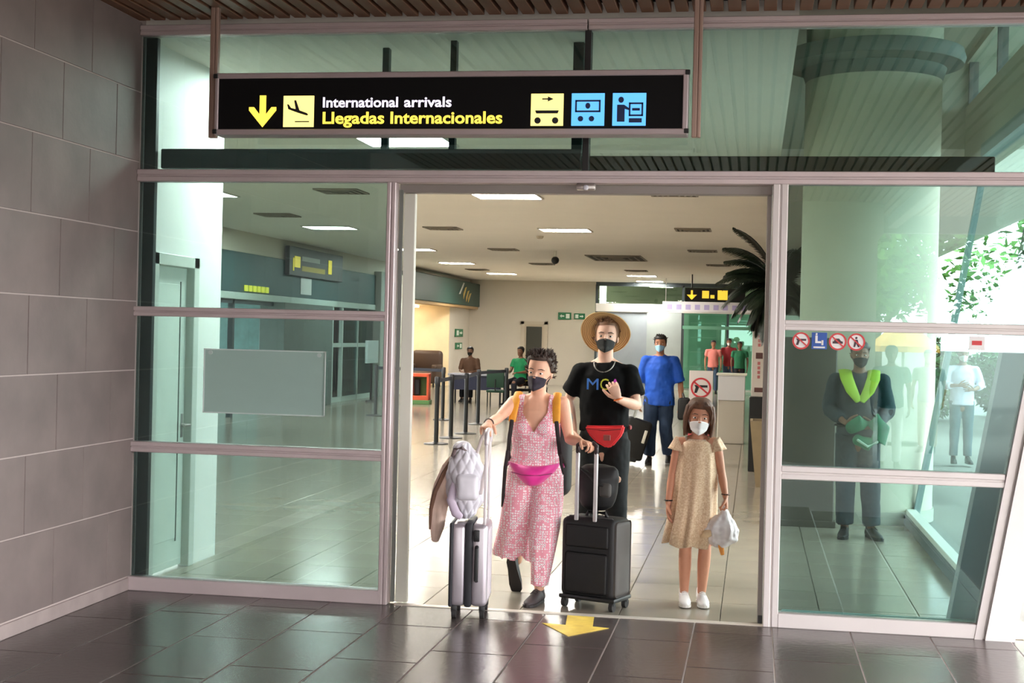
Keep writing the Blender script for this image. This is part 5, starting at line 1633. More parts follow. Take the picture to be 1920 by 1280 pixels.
# jacket hanging
t = thing('hanging_jacket', 'peach and brown garment hanging beside the silver suitcase', 'jacket', (-1.885, -.20, .42))
b = bmesh.new()
tube(b, [(.10, .0, .54), (.06, .0, .47), (.02, 0, .36), (-.005, 0, .24), (-.01, 0, .12), (-.02, 0, .03)], [(.03, .025), (.045, .03), (.052, .034), (.052, .030), (.042, .024), (.022, .014)], 24, mod=lambda t_, a: 1 + .18 * math.sin(5 * a + t_ * 3))
part('drape', b, mat('peach_cloth', (240, 210, 194), 0.8, var=0.12, scale=8), t, True, 60)
b = bmesh.new()
tube(b, [(.08, -.025, .53), (.03, -.03, .44), (-.02, -.03, .33), (-.045, -.025, .22), (-.05, -.02, .10)], [(.012, .008), (.014, .009), (.014, .009), (.012, .008), (.006, .005)], 14, mod=lambda t_, a: 1 + .15 * math.sin(4 * a))
part('lapel', b, mat('brown_cloth', (122, 88, 72), 0.8, var=0.15, scale=8), t, True, 60)

# ------------------------------------------------------------------ black suitcase
BSM = mat('black_fabric', (17, 16, 18), 0.62, var=0.25, scale=10, bump=0.1, bscale=120)
BSG = mat('charcoal_side', (78, 74, 72), 0.6, var=0.1, scale=8)
t = thing('suitcase', 'large black upright suitcase pushed with its handle raised', 'suitcase', (-.965, .30, 0), R(-20))
b = bmesh.new(); box(b, (-.19, -.13, .07), (.19, .12, .575), .04, 4); part('body', b, BSM, t, True)
b = bmesh.new(); box(b, (.168, -.115, .085), (.198, .105, .56), .028, 3); part('side_panel', b, BSG, t, True, label='charcoal side panel')
b = bmesh.new(); box(b, (-.15, -.145, .10), (.15, -.12, .36), .02, 3); part('front_pocket', b, BSM, t, True)
b = bmesh.new(); box(b, (-.15, -.14, .39), (.15, -.12, .53), .014, 3); part('front_pocket', b, BSM, t, True)
b = bmesh.new(); tube(b, [(-.192, -.08, .12), (-.192, -.08, .53), (-.15, -.08, .578), (.15, -.08, .578), (.192, -.08, .53), (.195, -.08, .12)], 0.004, 6); part('zip', b, mat('zip_grey', (92, 90, 92), 0.5), t)
b = bmesh.new(); box(b, (-.195, -.135, .055), (.2, .125, .085), .012, 2); part('base', b, BLACK, t, True)
b = bmesh.new(); tube(b, [(-.07, .0, .575), (-.06, .0, .60), (.06, .0, .60), (.07, .0, .575)], [(.014, .006)] * 4, 8); part('top_handle', b, BLACK, t, True)
wheels(t, [(-.165, -.10), (.17, -.10), (-.165, .09), (.17, .09)], BLACK, 0.03)
b = bmesh.new()
for x in (-.072, .058):
    box(b, (x - .012, -.155, .56), (x + .012, -.135, 1.03), .005, 2)
part('telescopic_tube', b, mat('tube_silver', (214, 208, 210), 0.3, 0.4), t, True)
b = bmesh.new(); tube(b, [(-.072, -.145, .99), (-.072, -.145, 1.035), (-.05, -.145, 1.05), (.036, -.145, 1.05), (.058, -.145, 1.035), (.058, -.145, .99)], [(.015, .013)] * 6, 10); part('handle', b, mat('handle_dark', (48, 30, 34), 0.5), t, True, 60)
# black shoulder bag strapped on top
t = thing('shoulder_bag', 'black soft bag strapped on top of the black suitcase', 'bag', (-.965, .34, .655), R(-20))
b = bmesh.new()
tube(b, [(-.01, .0, .02), (-.01, .0, .08), (-.01, 0, .16), (-.015, 0, .20)], [(.125, .075), (.14, .085), (.15, .08), (.15, .055)], 28)
me = remeshed(b, 0.007, 3); wrinkle(me, 0.012, 9, (1, 1, 1), 2); me.name = 'body'
link('body', me, mat('soft_black', (13, 12, 14), 0.6, var=0.2, scale=10), t)
b = bmesh.new(); tube(b, [(-.12, -.05, .19), (-.09, -.09, .23), (-.03, -.1, .20), (.03, -.1, .14), (.08, -.095, .12)], [(.012, .006)] * 5, 8); part('strap', b, BLACK, t, True, 60)
b = bmesh.new(); box(b, (.05, -.10, .05), (.13, -.06, .14), .02, 3); part('pocket', b, mat('charcoal_cloth', (70, 68, 66), 0.7, var=0.2), t, True)
# ------------------------------------------------------------------ man with straw hat
ox, oy = -1.055, 1.45
J = stand(1.84, 0.185)
J.update(dict(
    pel=W(-1.055, 1.46, 1.0), wst=W(-1.055, 1.45, 1.14), chs=W(-1.055, 1.45, 1.33), shc=W(-1.055, 1.46, 1.505), nkb=W(-1.055, 1.455, 1.555), hdb=W(-1.052, 1.435, 1.605),
    shL=W(-1.228, 1.46, 1.462), elL=W(-1.325, 1.52, 1.25), wrL=W(-1.26, 1.36, 1.05), hdL=V(.35, -.3, -.9), pnL=V(1, 0, .2),
    shR=W(-.884, 1.46, 1.462), elR=W(-.815, 1.40, 1.235), wrR=W(-.93, 1.19, 1.285), hdR=V(-.38, -.25, .95), pnR=V(-.3, .95, .2), tsR=1,
    hipL=W(-1.145, 1.46, .96), knL=W(-1.15, 1.40, .52), anL=W(-1.155, 1.46, .09), toeL=W(-1.165, 1.26, .03),
    hipR=W(-.965, 1.46, .96), knR=W(-.945, 1.36, .74 - .2), anR=W(-.94, 1.42, .09), toeR=W(-.93, 1.22, .03)))
mo = person('tall man in a black printed t-shirt and wide straw hat behind the woman', (ox, oy, 0), J, SK_M, build=0.98, vox=0.0065, hands=(0.5, 0.75), head=(R(2), R(-3), R(2)), hs=1.04, feet=False)
hair(mo, mat('hair_light_brown', (120, 84, 58), 0.6, var=0.25, scale=30), hairline=0.185, side=0.09, back=0.02, off=0.010, tufts=60, tl=0.02, seed=5, label='light brown hair under the hat')
mask(mo, mat('mask_black', (11, 11, 12), 0.8), label='black mask')
TB = mat('tshirt_black', (6, 6, 8), 0.9, var=0.15, scale=7, spec=0.2)
shirt(mo, TB, W(-1.055, 1.455, 1.045), rhem=(.168, .118), sleeve=0.70, sr=0.066, er=0.074, build=0.97, wr_amp=0.008, loose=0.014, name='tshirt')
# bright letters across the chest
for ch, x_, col, w_ in (('M', -1.175, (70, 130, 220), .085), ('G', -1.075, (206, 214, 60), .06), ('A', -1.005, (196, 60, 190), .08)):
    a_ = (x_ + w_ / 2 + 1.055)
    l_ = text('lettering', ch, 0.115, mat('print_' + ch.lower(), col, 0.6), mo.root, W(x_, 1.290 + 1.2 * a_ * a_, 1.345), width=w_, rz=a_ * 2.6)
# straw hat tipped back
def straw():
    m = mat('straw', (214, 172, 112), 0.8)
    nt = m.node_tree
    b_ = nt.nodes['Principled BSDF']
    tc = nt.nodes.new('ShaderNodeTexCoord')
    wv = nt.nodes.new('ShaderNodeTexWave'); wv.wave_type = 'RINGS'; wv.rings_direction = 'Z'
    wv.inputs['Scale'].default_value = 26; wv.inputs['Distortion'].default_value = 1.2
    r_ = nt.nodes.new('ShaderNodeValToRGB')
    r_.color_ramp.elements[0].color = lin((190, 146, 92)); r_.color_ramp.elements[1].color = lin((240, 206, 150))
    nt.links.new(tc.outputs['Object'], wv.inputs['Vector']); nt.links.new(wv.outputs['Fac'], r_.inputs[0]); nt.links.new(r_.outputs[0], b_.inputs['Base Color'])
    bp = nt.nodes.new('ShaderNodeBump'); bp.inputs['Strength'].default_value = 0.4; bp.inputs['Distance'].default_value = 0.004
    nt.links.new(wv.outputs['Fac'], bp.inputs['Height']); nt.links.new(bp.outputs[0], b_.inputs['Normal'])
    return m
ST = straw()
b = bmesh.new()
prof = [(.178, -.030), (.182, -.024), (.170, -.016), (.145, -.007), (.115, .002), (.092, .010), (.086, .03), (.082, .07), (.070, .098), (.045, .110), (.0, .113)]
rows = lathe(b, prof, (0, 0, 0), 48)
for r_ in rows[:4]:
    for i, v in enumerate(r_):
        a = 2 * math.pi * i / 48
        v.co.z += 0.010 * math.sin(2 * a + 0.6) + 0.004 * math.sin(5 * a)
        v.co.y *= 0.96
h_ = link('straw_hat', mesh_of(b, 'straw_hat', True, 60), ST, mo.root)
h_['label'] = 'wide brimmed straw hat tipped back'
h_.modifiers.new('thick', 'SOLIDIFY').thickness = 0.005
h_.location = W(-1.058, 1.478, 1.765)
h_.rotation_euler = (R(-58), R(4), 0)
b = bmesh.new(); lathe(b, [(.0945, .012), (.0905, .034), (.0900, .034), (.0935, .012)], (0, 0, 0), 40); part('hat_band', b, mat('hat_band', (92, 66, 44), 0.7), h_, True)
JB = mat('jeans_black', (13, 14, 17), 0.9, var=0.2, scale=10)
trousers(mo, JB, ra=0.098, rk=0.074, rb=0.060, amp=0.006, label='black ripped jeans')
b = bmesh.new(); ball(b, W(-.948, 1.288, .715), (.044, .014, .032), 2); part('bare_knee', b, SK_M, mo.root, True, label='bare knee through the ripped jeans')
for n_ in 'LR':
    shoe(mo, n_, SHB_, SLB, 1.05)
# necklace and chest strap
b = bmesh.new(); tube(b, [W(-1.055 + .075 * math.cos(a), 1.405 - .10 * abs(math.sin(a)) ** .6, 1.545 - .075 * math.sin(a)) for a in [math.pi * k / 14 for k in range(15)]], 0.004, 5); part('necklace', b, mat('necklace_grey', (130, 126, 120), 0.4, 0.5), mo.root)
b = bmesh.new(); tube(b, [mo.J['wrR'] + V(math.cos(a) * .028, math.sin(a) * .028, 0.03 * math.cos(a) * .3) for a in [k * math.pi / 8 for k in range(17)]], 0.005, 6); part('wristband', b, mat('wristband_orange', (240, 120, 50), 0.6), mo.root)
t = thing('waist_bag', 'bright red waist bag worn low by the man with the straw hat', 'waist bag', (-1.035, 1.315, 1.01))
RB = mat('red_nylon', (226, 42, 50), 0.5, var=0.12, scale=8)
b = bmesh.new()
pr_ = [(-.135, .075), (.14, .085), (.125, .02), (.06, -.065), (.02, -.075), (-.06, -.03), (-.11, .02)]
fr_ = [b.verts.new((x, -.055 + .9 * x * x, z)) for x, z in pr_]; bk_ = [b.verts.new((x * 1.05, .02 + 1.2 * x * x, z * 1.02)) for x, z in pr_]
b.faces.new(fr_); b.faces.new(list(reversed(bk_)))
for i in range(len(pr_)):
    b.faces.new((fr_[i], bk_[i], bk_[(i + 1) % len(pr_)], fr_[(i + 1) % len(pr_)]))
bmesh.ops.bevel(b, geom=b.edges[:], offset=.012, segments=3, affect='EDGES')
part('pouch', b, RB, t, True, 60)
b = bmesh.new(); tube(b, [(-.12, -.048, .058), (0, -.068, .05), (.12, -.046, .062)], 0.004, 6); part('zip', b, mat('red_dark', (140, 20, 30), 0.5), t)
b = bmesh.new(); box(b, (.0, -.068, -.02), (.05, -.056, .02), .004, 1); part('logo_patch', b, mat('patch_grey', (150, 70, 66), 0.5), t)
b = bmesh.new(); tube(b, [(.178 * math.cos(a), .145 + .145 * math.sin(a), .065) for a in [math.pi * (k / 24) * 1.16 - .08 * math.pi for k in range(25)]], [(.004, .014)] * 25, 8, side=(0, 1, 0)); part('belt', b, mat('red_dark', (140, 20, 30)), t)

# ------------------------------------------------------------------ girl
ox, oy = -.35, .55
J = stand(1.33, 0.125)
J.update(dict(
    pel=W(-.35, .55, .70), wst=W(-.35, .55, .81), chs=W(-.35, .545, .94), shc=W(-.348, .55, 1.055), nkb=W(-.347, .548, 1.085), hdb=W(-.347, .53, 1.112),
    shL=W(-.465, .55, 1.045), elL=W(-.505, .55, .845), wrL=W(-.525, .50, .655), hdL=V(-.02, -.2, -1), pnL=V(1, 0, 0),
    shR=W(-.232, .55, 1.05), elR=W(-.190, .56, .855), wrR=W(-.160, .49, .715), hdR=V(.12, -.2, -.95), pnR=V(-1, 0, 0),
    hipL=W(-.405, .55, .67), knL=W(-.410, .535, .355), anL=W(-.412, .555, .085), toeL=W(-.398, .435, .026),
    hipR=W(-.295, .55, .67), knR=W(-.285, .53, .355), anR=W(-.300, .575, .085), toeR=W(-.282, .455, .026)))
J['k'] = 0.80
go = person('small girl in a beige sparkly dress with white mask and trainers', (ox, oy, 0), J, SK_G, build=0.96, vox=0.0055, hands=(0.3, 0.9), head=(R(4), R(2), R(4)), hs=1.06, feet=False)
HG = mat('hair_chestnut', (92, 60, 42), 0.65, var=0.35, scale=24)
lk = []
rg_ = random.Random(11)
for i in range(26):
    a = R(70 + 220 * i / 25)
    e = .085 + .01 * math.sin(i * 2.1)
    zz = .0 - .02 * rg_.random()
    lk.append((a, .17, [(math.sin(a) * .094, .012 - math.cos(a) * .10, .10), (math.sin(a) * .093, .016 - math.cos(a) * .095, .03), (math.sin(a) * (.082 + .01 * rg_.random()), .02 - math.cos(a) * .08, zz)], .018, .007))
for s_ in (-1, 1):
    lk.append((s_ * .5, .20, [(s_ * .062, -.062, .165), (s_ * .080, -.03, .11), (s_ * .080, -.015, .05)], .016, .008))
for q_ in range(6):
    lk.append((-.35 + .02 * q_, .215 - .004 * q_, [(.02 + .008 * q_, -.088, .185), (.055 + .004 * q_, -.074, .155), (.078, -.04, .115 - .008 * q_)], .012, .005))
hair(go, HG, hairline=0.166, side=0.08, back=0.0, off=0.014, tufts=0, seed=6, locks=lk, label='chestnut hair tucked to the shoulders')
mask(go, mat('mask_white', (226, 226, 226), 0.7), label='white face mask')
def dress_mat():
    m = mat('dress_beige', (216, 188, 150), 0.55)
    nt = m.node_tree; b_ = nt.nodes['Principled BSDF']
    tc = nt.nodes.new('ShaderNodeTexCoord'); vo = nt.nodes.new('ShaderNodeTexVoronoi'); vo.inputs['Scale'].default_value = 130
    r_ = nt.nodes.new('ShaderNodeValToRGB'); r_.color_ramp.elements[0].color = lin((242, 218, 186)); r_.color_ramp.elements[1].color = lin((216, 180, 144)); r_.color_ramp.elements[1].position = 0.8
    nt.links.new(tc.outputs['Object'], vo.inputs['Vector']); nt.links.new(vo.outputs['Color'], r_.inputs[0]); nt.links.new(r_.outputs[0], b_.inputs['Base Color'])
    b_.inputs['Metallic'].default_value = 0.08
    b_.inputs['Sheen Weight'].default_value = 0.3
    return m
DM = dress_mat()
b = bmesh.new()
fl_ = lambda t_, a: 1 + max(0, t_ - .25) * 0.16 * math.sin(9 * a + 0.7) + max(0, t_ - .4) * 0.10 * math.sin(17 * a)
rws = tube(b, [W(-.348, .55, 1.075), W(-.348, .55, 1.05), W(-.35, .55, 1.0), W(-.352, .55, .92), W(-.355, .548, .80), W(-.365, .545, .66), W(-.378, .545, .52), W(-.392, .545, .385)],
     [(.062, .058), (.105, .074), (.122, .090), (.126, .098), (.134, .108), (.142, .118), (.150, .128), (.160, .138)], 72, round_=False, closed_caps=False, mod=fl_)
for i, v in enumerate(rws[-1]):
    v.co.z += 0.012 * math.sin(i * 0.5) + 0.035 * (v.co.x > 0.02) * (v.co.x / .16)
d_ = link('dress', mesh_of(b, 'dress', True, 80), DM, go.root)
d_.modifiers.new('thick', 'SOLIDIFY').thickness = 0.004
for s_, n_ in ((-1, 'L'), (1, 'R')):
    b = bmesh.new()
    sh, el = J['sh' + n_], J['el' + n_]
    tube(b, [sh - V(s_ * .05, 0, .0), sh, sh.lerp(el, .16), sh.lerp(el, .24)], [(.045, .05), (.050, .05), (.056, .056), (.060, .060)], 28, round_=False, closed_caps=False, mod=lambda t_, a: 1 + .12 * t_ * math.sin(7 * a))
    sl_ = part('sleeve', b, DM, d_, True, 80, label='short ruffled sleeve')
    sl_.modifiers.new('thick', 'SOLIDIFY').thickness = 0.003
for n_ in 'LR':
    shoe(go, n_, mat('shoe_white', (232, 228, 228), 0.55), SLW, 0.86, high=0.012, label='white trainer')
b = bmesh.new(); tube(b, [go.J['wrL'] + V(0, 0, .02) + V(math.cos(a) * .024, math.sin(a) * .024, 0) for a in [k * math.pi / 8 for k in range(17)]], 0.005, 6); part('bracelet', b, BLACK, go.root)
b = bmesh.new(); tube(b, [go.J['wrR'] + V(0, 0, .015) + V(math.cos(a) * .024, math.sin(a) * .024, 0) for a in [k * math.pi / 8 for k in range(17)]], 0.005, 6); part('bracelet', b, mat('bracelet_brown', (84, 54, 40), 0.5), go.root)

# plastic bag in the girl's hand
t = thing('plastic_bag', "crumpled white plastic bag in the girl's hand", 'plastic bag', (-.165, .47, .40))
b = bmesh.new()
tube(b, [(-.035, 0, .035), (-.02, 0, .07), (-.01, 0, .12), (.0, 0, .17), (.0, 0, .215), (.0, 0, .25)], [(.075, .05), (.105, .07), (.10, .07), (.065, .048), (.03, .022), (.014, .012)], 30, mod=lambda t_, a: 1 + .09 * math.sin(6 * a + 3 * t_) + .05 * math.sin(11 * a))
me = remeshed(b, 0.006, 2); wrinkle(me, .014, 16, (1, 1, .6), 4); wrinkle(me, .006, 38, (1, 1, 1), 9); me.name = 'bag'
link('bag', me, mat('plastic_white', (232, 226, 228), 0.35, var=0.08, scale=8), t)
b = bmesh.new(); tube(b, [(0, 0, .25), (-.012, 0, .275), (0, 0, .30), (.012, 0, .275), (0, 0, .25)], [(.010, .004)] * 5, 8); part('handle', b, mat('plastic_white', (232, 226, 228)), t, True, 60)
b = bmesh.new(); tube(b, [(-.135, -.02, .05), (-.105, -.04, .08), (-.07, -.045, .09)], [(.02, .012), (.03, .018), (.02, .012)], 12); part('contents', b, mat('bag_contents', (214, 186, 150), 0.5, var=0.3, scale=18), t, True, 60, label='tan contents poking out of the bag')
b = bmesh.new(); tube(b, [(-.02, -.02, .05), (-.015, -.025, .0), (-.005, -.025, -.05)], [(.016, .006), (.018, .006), (.012, .005)], 10); part('ribbon', b, mat('ribbon_orange', (236, 156, 72), 0.6), t, True, 60, label='orange strip hanging from the bag')

# ------------------------------------------------------------------ man in the blue shirt
ox, oy = -1.27, 10.7
J = stand(1.76, 0.195)
J.update(dict(knL=W(-1.385, 10.62, .48), anL=W(-1.385, 10.68, .09), toeL=W(-1.39, 10.50, .03), knR=W(-1.17, 10.66, .49), anR=W(-1.135, 10.86, .12), toeR=W(-1.12, 10.70, .04), hipL=W(-1.365, 10.7, .90), hipR=W(-1.17, 10.7, .90),
    elL=W(-1.545, 10.74, 1.10), wrL=W(-1.54, 10.62, .86), elR=W(-.985, 10.72, 1.11), wrR=W(-.965, 10.58, .87)))
bo = person('man in a royal blue shirt and blue surgical mask walking behind', (ox, oy, 0), J, SK_B, build=1.08, vox=0.010, head=(R(-4), 0, 0), feet=False)
hair(bo, mat('hair_black', (28, 24, 24), 0.5, var=0.3, scale=30), hairline=0.17, side=0.10, back=0.03, off=0.014, tufts=40, tl=0.02, seed=8, label='short black hair')
mask(bo, mat('mask_blue', (150, 196, 226), 0.7), label='pale blue surgical mask')
shirt(bo, mat('shirt_royal', (24, 86, 196), 0.7, var=0.2, scale=5), W(-1.27, 10.7, .80), rhem=(.215, .145), sleeve=0.95, sr=0.072, er=0.074, build=1.06, loose=0.024, wr_amp=0.012, vox=0.011)
trousers(bo, mat('jeans_navy', (36, 54, 82), 0.85, var=0.2, scale=6), ra=0.112, rk=0.088, rb=0.080, vox=0.011, amp=0.008)
for n_ in 'LR':
    shoe(bo, n_, SHB_, SLB, 1.05)
t = thing('shoulder_bag', 'black bag carried at the side of the man in blue', 'bag', (-.925, 10.60, .62))
b = bmesh.new(); box(b, (-.08, -.15, 0), (.08, .15, .30), .04, 3); part('body', b, BSM, t, True)
b = bmesh.new(); tube(b, [(0, -.1, .29), (-.02, -.04, .36), (-.02, .04, .36), (0, .1, .29)], .01, 8); part('handle', b, BLACK, t, True)
# his rolling case, tilted
t = thing('suitcase', 'black trolley case tilted beside the man in blue, with a white tag', 'suitcase', (-1.66, 10.42, 0), R(10))
rotc = Matrix.Rotation(R(16), 3, 'Y')
b = bmesh.new(); box(b, (-.17, -.12, .09), (.17, .12, .64), .04, 3, rot=rotc, piv=(0, 0, .05)); part('body', b, BSM, t, True)
b = bmesh.new(); box(b, (.09, -.14, .34), (.13, -.12, .52), .005, 1, rot=rotc, piv=(0, 0, .05)); part('tag', b, WHITE, t, label='white luggage tag')
b = bmesh.new()
for y_ in (-.09, .09):
    box(b, (-.10, y_ - .01, .62), (-.08, y_ + .01, .86), .003, 1, rot=rotc, piv=(0, 0, .05))
part('telescopic_tube', b, CHROME, t)
b = bmesh.new(); box(b, (-.11, -.11, .85), (-.07, .11, .885), .008, 2, rot=rotc, piv=(0, 0, .05)); part('handle', b, BLACK, t, True)
wheels(t, [(-.12, -.10), (-.12, .10)], BLACK, 0.04)
b = bmesh.new(); box(b, (-.19, -.12, .06), (.1, .12, .12), .01, 1, rot=rotc, piv=(0, 0, .05)); part('base', b, BLACK, t)

# ------------------------------------------------------------------ guard behind the right glass
ox, oy = .92, 4.15
J = stand(1.73, 0.20)
J.update(dict(hipL=V(-.09, 0, .90), knL=V(-.10, -.01, .49), anL=V(-.095, .02, .085), toeL=V(-.12, -.16, .025), hipR=V(.09, 0, .90), knR=V(.115, -.02, .49), anR=V(.135, .01, .085), toeR=V(.18, -.15, .025),
    elL=V(-.265, .02, 1.13), wrL=V(-.12, -.20, 1.02), hdL=V(.95, -.25, 0), pnL=V(0, .9, .2), elR=V(.265, .02, 1.13), wrR=V(.12, -.21, 1.0), hdR=V(-.95, -.2, .05), pnR=V(0, .9, .2)))
gu = person('guard in dark uniform with a lime reflective yoke behind the right glass', (ox, oy, 0), J, SK_D, build=1.06, vox=0.010, head=(R(3), R(3), 0), feet=False)
hair(gu, mat('hair_black', (28, 24, 24)), hairline=0.17, side=0.11, back=0.04, off=0.010, tufts=20, tl=0.012, seed=9, label='close cropped black hair')
mask(gu, mat('mask_black', (20, 19, 21)), label='dark mask')
UN = mat('uniform_navy', (40, 52, 58), 0.8, var=0.15, scale=6)
shirt(gu, UN, V(0, 0, .90), rhem=(.19, .14), sleeve=1.75, sr=0.070, er=0.064, build=1.05, loose=0.016, vox=0.011, name='uniform_shirt')
trousers(gu, UN, ra=0.108, rk=0.086, rb=0.078, vox=0.011)
for n_ in 'LR':
    shoe(gu, n_, SHB_, SLB, 1.08)
LIME = mat('lime_yoke', (172, 204, 58), 0.6, var=0.08)
b = bmesh.new()
for s_ in (-1, 1):
    tube(b, [V(s_ * .10, .09, 1.44), V(s_ * .125, 0.0, 1.475), V(s_ * .115, -.10, 1.41), V(s_ * .075, -.145, 1.31), V(s_ * .015, -.158, 1.215)], [(.05, .012), (.056, .012), (.056, .012), (.05, .012), (.03, .012)], 12, side=(1, 0, 0))
part('reflective_yoke', b, LIME, gu.root, True, 60)
b = bmesh.new(); tube(b, [V(.185 * math.cos(a), .15 * math.sin(a), .99) for a in [k * math.pi / 16 for k in range(33)]], [(.01, .024)] * 33, 8, side=(0, 0, 1)); part('belt', b, BLACK, gu.root)
t = thing('folded_jacket', "dark green folded jacket in the guard's hands", 'jacket', (.98, 3.90, .90))
b = bmesh.new(); tube(b, [(-.14, 0, .08), (-.05, 0, .13), (.06, 0, .14), (.12, 0, .08), (.10, 0, -.03), (.02, 0, -.06), (-.08, 0, -.02)], [(.05, .04), (.07, .05), (.08, .05), (.07, .05), (.07, .05), (.06, .045), (.05, .04)], 16)
me = remeshed(b, .009, 3); wrinkle(me, .012, 12); me.name = 'cloth'; link('cloth', me, mat('green_cloth', (20, 112, 76), 0.7, var=0.2, scale=8), t)
b = bmesh.new(); tube(b, [(-.08, -.06, -.02), (0, -.075, -.07), (.08, -.065, -.03)], .012, 8); part('trim', b, mat('pale_trim', (170, 200, 180), 0.6), t)

# ------------------------------------------------------------------ small people in the hall
def simple(label, x, y, H, shirt_c, pants_c, hair_c, sk, rz=0.0, mk=None, pose=None, group=None, hem=.86, sleeve=.6, seated=False):
    global ox, oy
    ox, oy = x, y
    J = stand(H, .19)
    if seated:
        dz = -(J['pel'].z - .50)
        for n_ in ('pel', 'wst', 'chs', 'shc', 'nkb', 'hdb', 'shL', 'shR', 'elL', 'elR', 'wrL', 'wrR', 'hipL', 'hipR'):
            J[n_] = J[n_] + V(0, 0, dz + .135)
        for s_, n_ in ((-1, 'L'), (1, 'R')):
            J['kn' + n_] = V(s_ * .11, -.42, .555); J['an' + n_] = V(s_ * .11, -.40, .09); J['toe' + n_] = V(s_ * .12, -.56, .03)
            J['el' + n_] = J['sh' + n_] + V(s_ * .05, -.08, -.26); J['wr' + n_] = J['sh' + n_] + V(-s_ * .04, -.32, -.28); J['hd' + n_] = V(-s_ * .4, -1, 0); J['pn' + n_] = V(0, 0, -1)
    if pose:
        J.update(pose)
    o = person(label, (x, y, 0), J, sk, vox=.014, feet=False, rz=rz, group=group)
    hair(o, hair_c, tufts=0, off=.014, seed=4)
    if mk:
        mask(o, mk)
    if seated:
        shirt(o, shirt_c, J['pel'] - V(0, 0, .02), rhem=(.17, .13), sleeve=sleeve, vox=.014, wr_amp=.008)
    else:
        shirt(o, shirt_c, V(0, 0, hem * H / 1.72), rhem=(.185, .135), sleeve=sleeve, vox=.014, wr_amp=.008)
    trousers(o, pants_c, vox=.014)
    for n_ in 'LR':
        shoe(o, n_, SHB_, SLB, 1.0)
    return o
HB = mat('hair_black', (28, 24, 24))
MK = mat('mask_white', (226, 226, 226))
GRP = mat('polo_green', (18, 138, 84), 0.7, var=0.1); DKP = mat('trousers_dark', (34, 34, 44), 0.85); ORG = mat('top_brown', (96, 68, 50), 0.8)
simple('seated person with dark hair behind the small desk', -7.1, 26.33, 1.62, ORG, DKP, HB, SK_D, seated=True, mk=mat('mask_black', (20, 19, 21)), sleeve=.9)
gp_ = simple('seated person in a green polo shirt beside the empty green chair', -5.66, 25.46, 1.74, GRP, DKP, HB, SK_D, rz=R(-25), seated=True)
b = bmesh.new(); tube(b, [V(.175 * math.cos(a), .135 * math.sin(a), .60) for a in [k * math.pi / 12 for k in range(25)]], [(.008, .035)] * 25, 8, side=(0, 0, 1)); part('sash', b, mat('sash_yellow', (232, 206, 60), 0.6), gp_.root)
simple('person with dark hair seated behind the one in green', -5.4, 26.68, 1.62, mat('top_teal', (60, 96, 100), 0.8), DKP, HB, SK_B, seated=True, mk=MK)
PK = mat('top_coral', (236, 140, 132), 0.8); RDT = mat('top_red', (150, 40, 48), 0.8); DN = mat('denim', (70, 92, 120), 0.85)
simple('person in a coral top far back by the green partition', -1.28, 36.3, 1.68, PK, DN, HB, SK_B)
simple('person in a red top far back by the green partition', -.80, 36.6, 1.76, RDT, DN, HB, SK_B, mk=MK)
simple('person in a green top far back by the green partition', -.45, 35.8, 1.66, mat('top_green', (40, 120, 84), 0.8), DKP, HB, SK_D)
# outside, seen through the side glazing
LV = mat('shirt_lavender', (206, 204, 226), 0.7, var=0.08); TQ = mat('trousers_teal', (62, 86, 96), 0.85)
lv = simple('man in a lavender white shirt and dark trousers outside the side glazing', 3.0, 12.7, 1.70, LV, TQ, HB, SK_D, mk=MK, sleeve=1.5,
       pose=dict(elL=V(-.26, 0, 1.12), wrL=V(-.08, -.2, 1.14), hdL=V(.9, -.3, .1), pnL=V(0, 1, 0), elR=V(.27, .02, 1.14), wrR=V(.14, -.2, 1.08), hdR=V(-.9, -.2, .1), pnR=V(0, 1, 0)))
simple('person in a pale shirt outside near the right edge of the glass', 4.25, 14.5, 1.66, mat('shirt_pale', (222, 220, 226), 0.7), DKP, HB, SK_D, rz=R(20))
# on the forecourt, mirrored in the right glass
simple('person in a green top and white trousers waiting on the forecourt', 1.85, -11.2, 1.68, mat('top_teal_green', (40, 112, 110), 0.8), mat('trousers_white', (232, 230, 228), 0.8), HB, SK_D, rz=R(180))
simple('person in a grey dress top waiting on the forecourt', 2.75, -14.6, 1.62, mat('top_grey', (150, 156, 150), 0.8), mat('trousers_sand', (190, 176, 150), 0.8), HB, SK_B, rz=R(200))

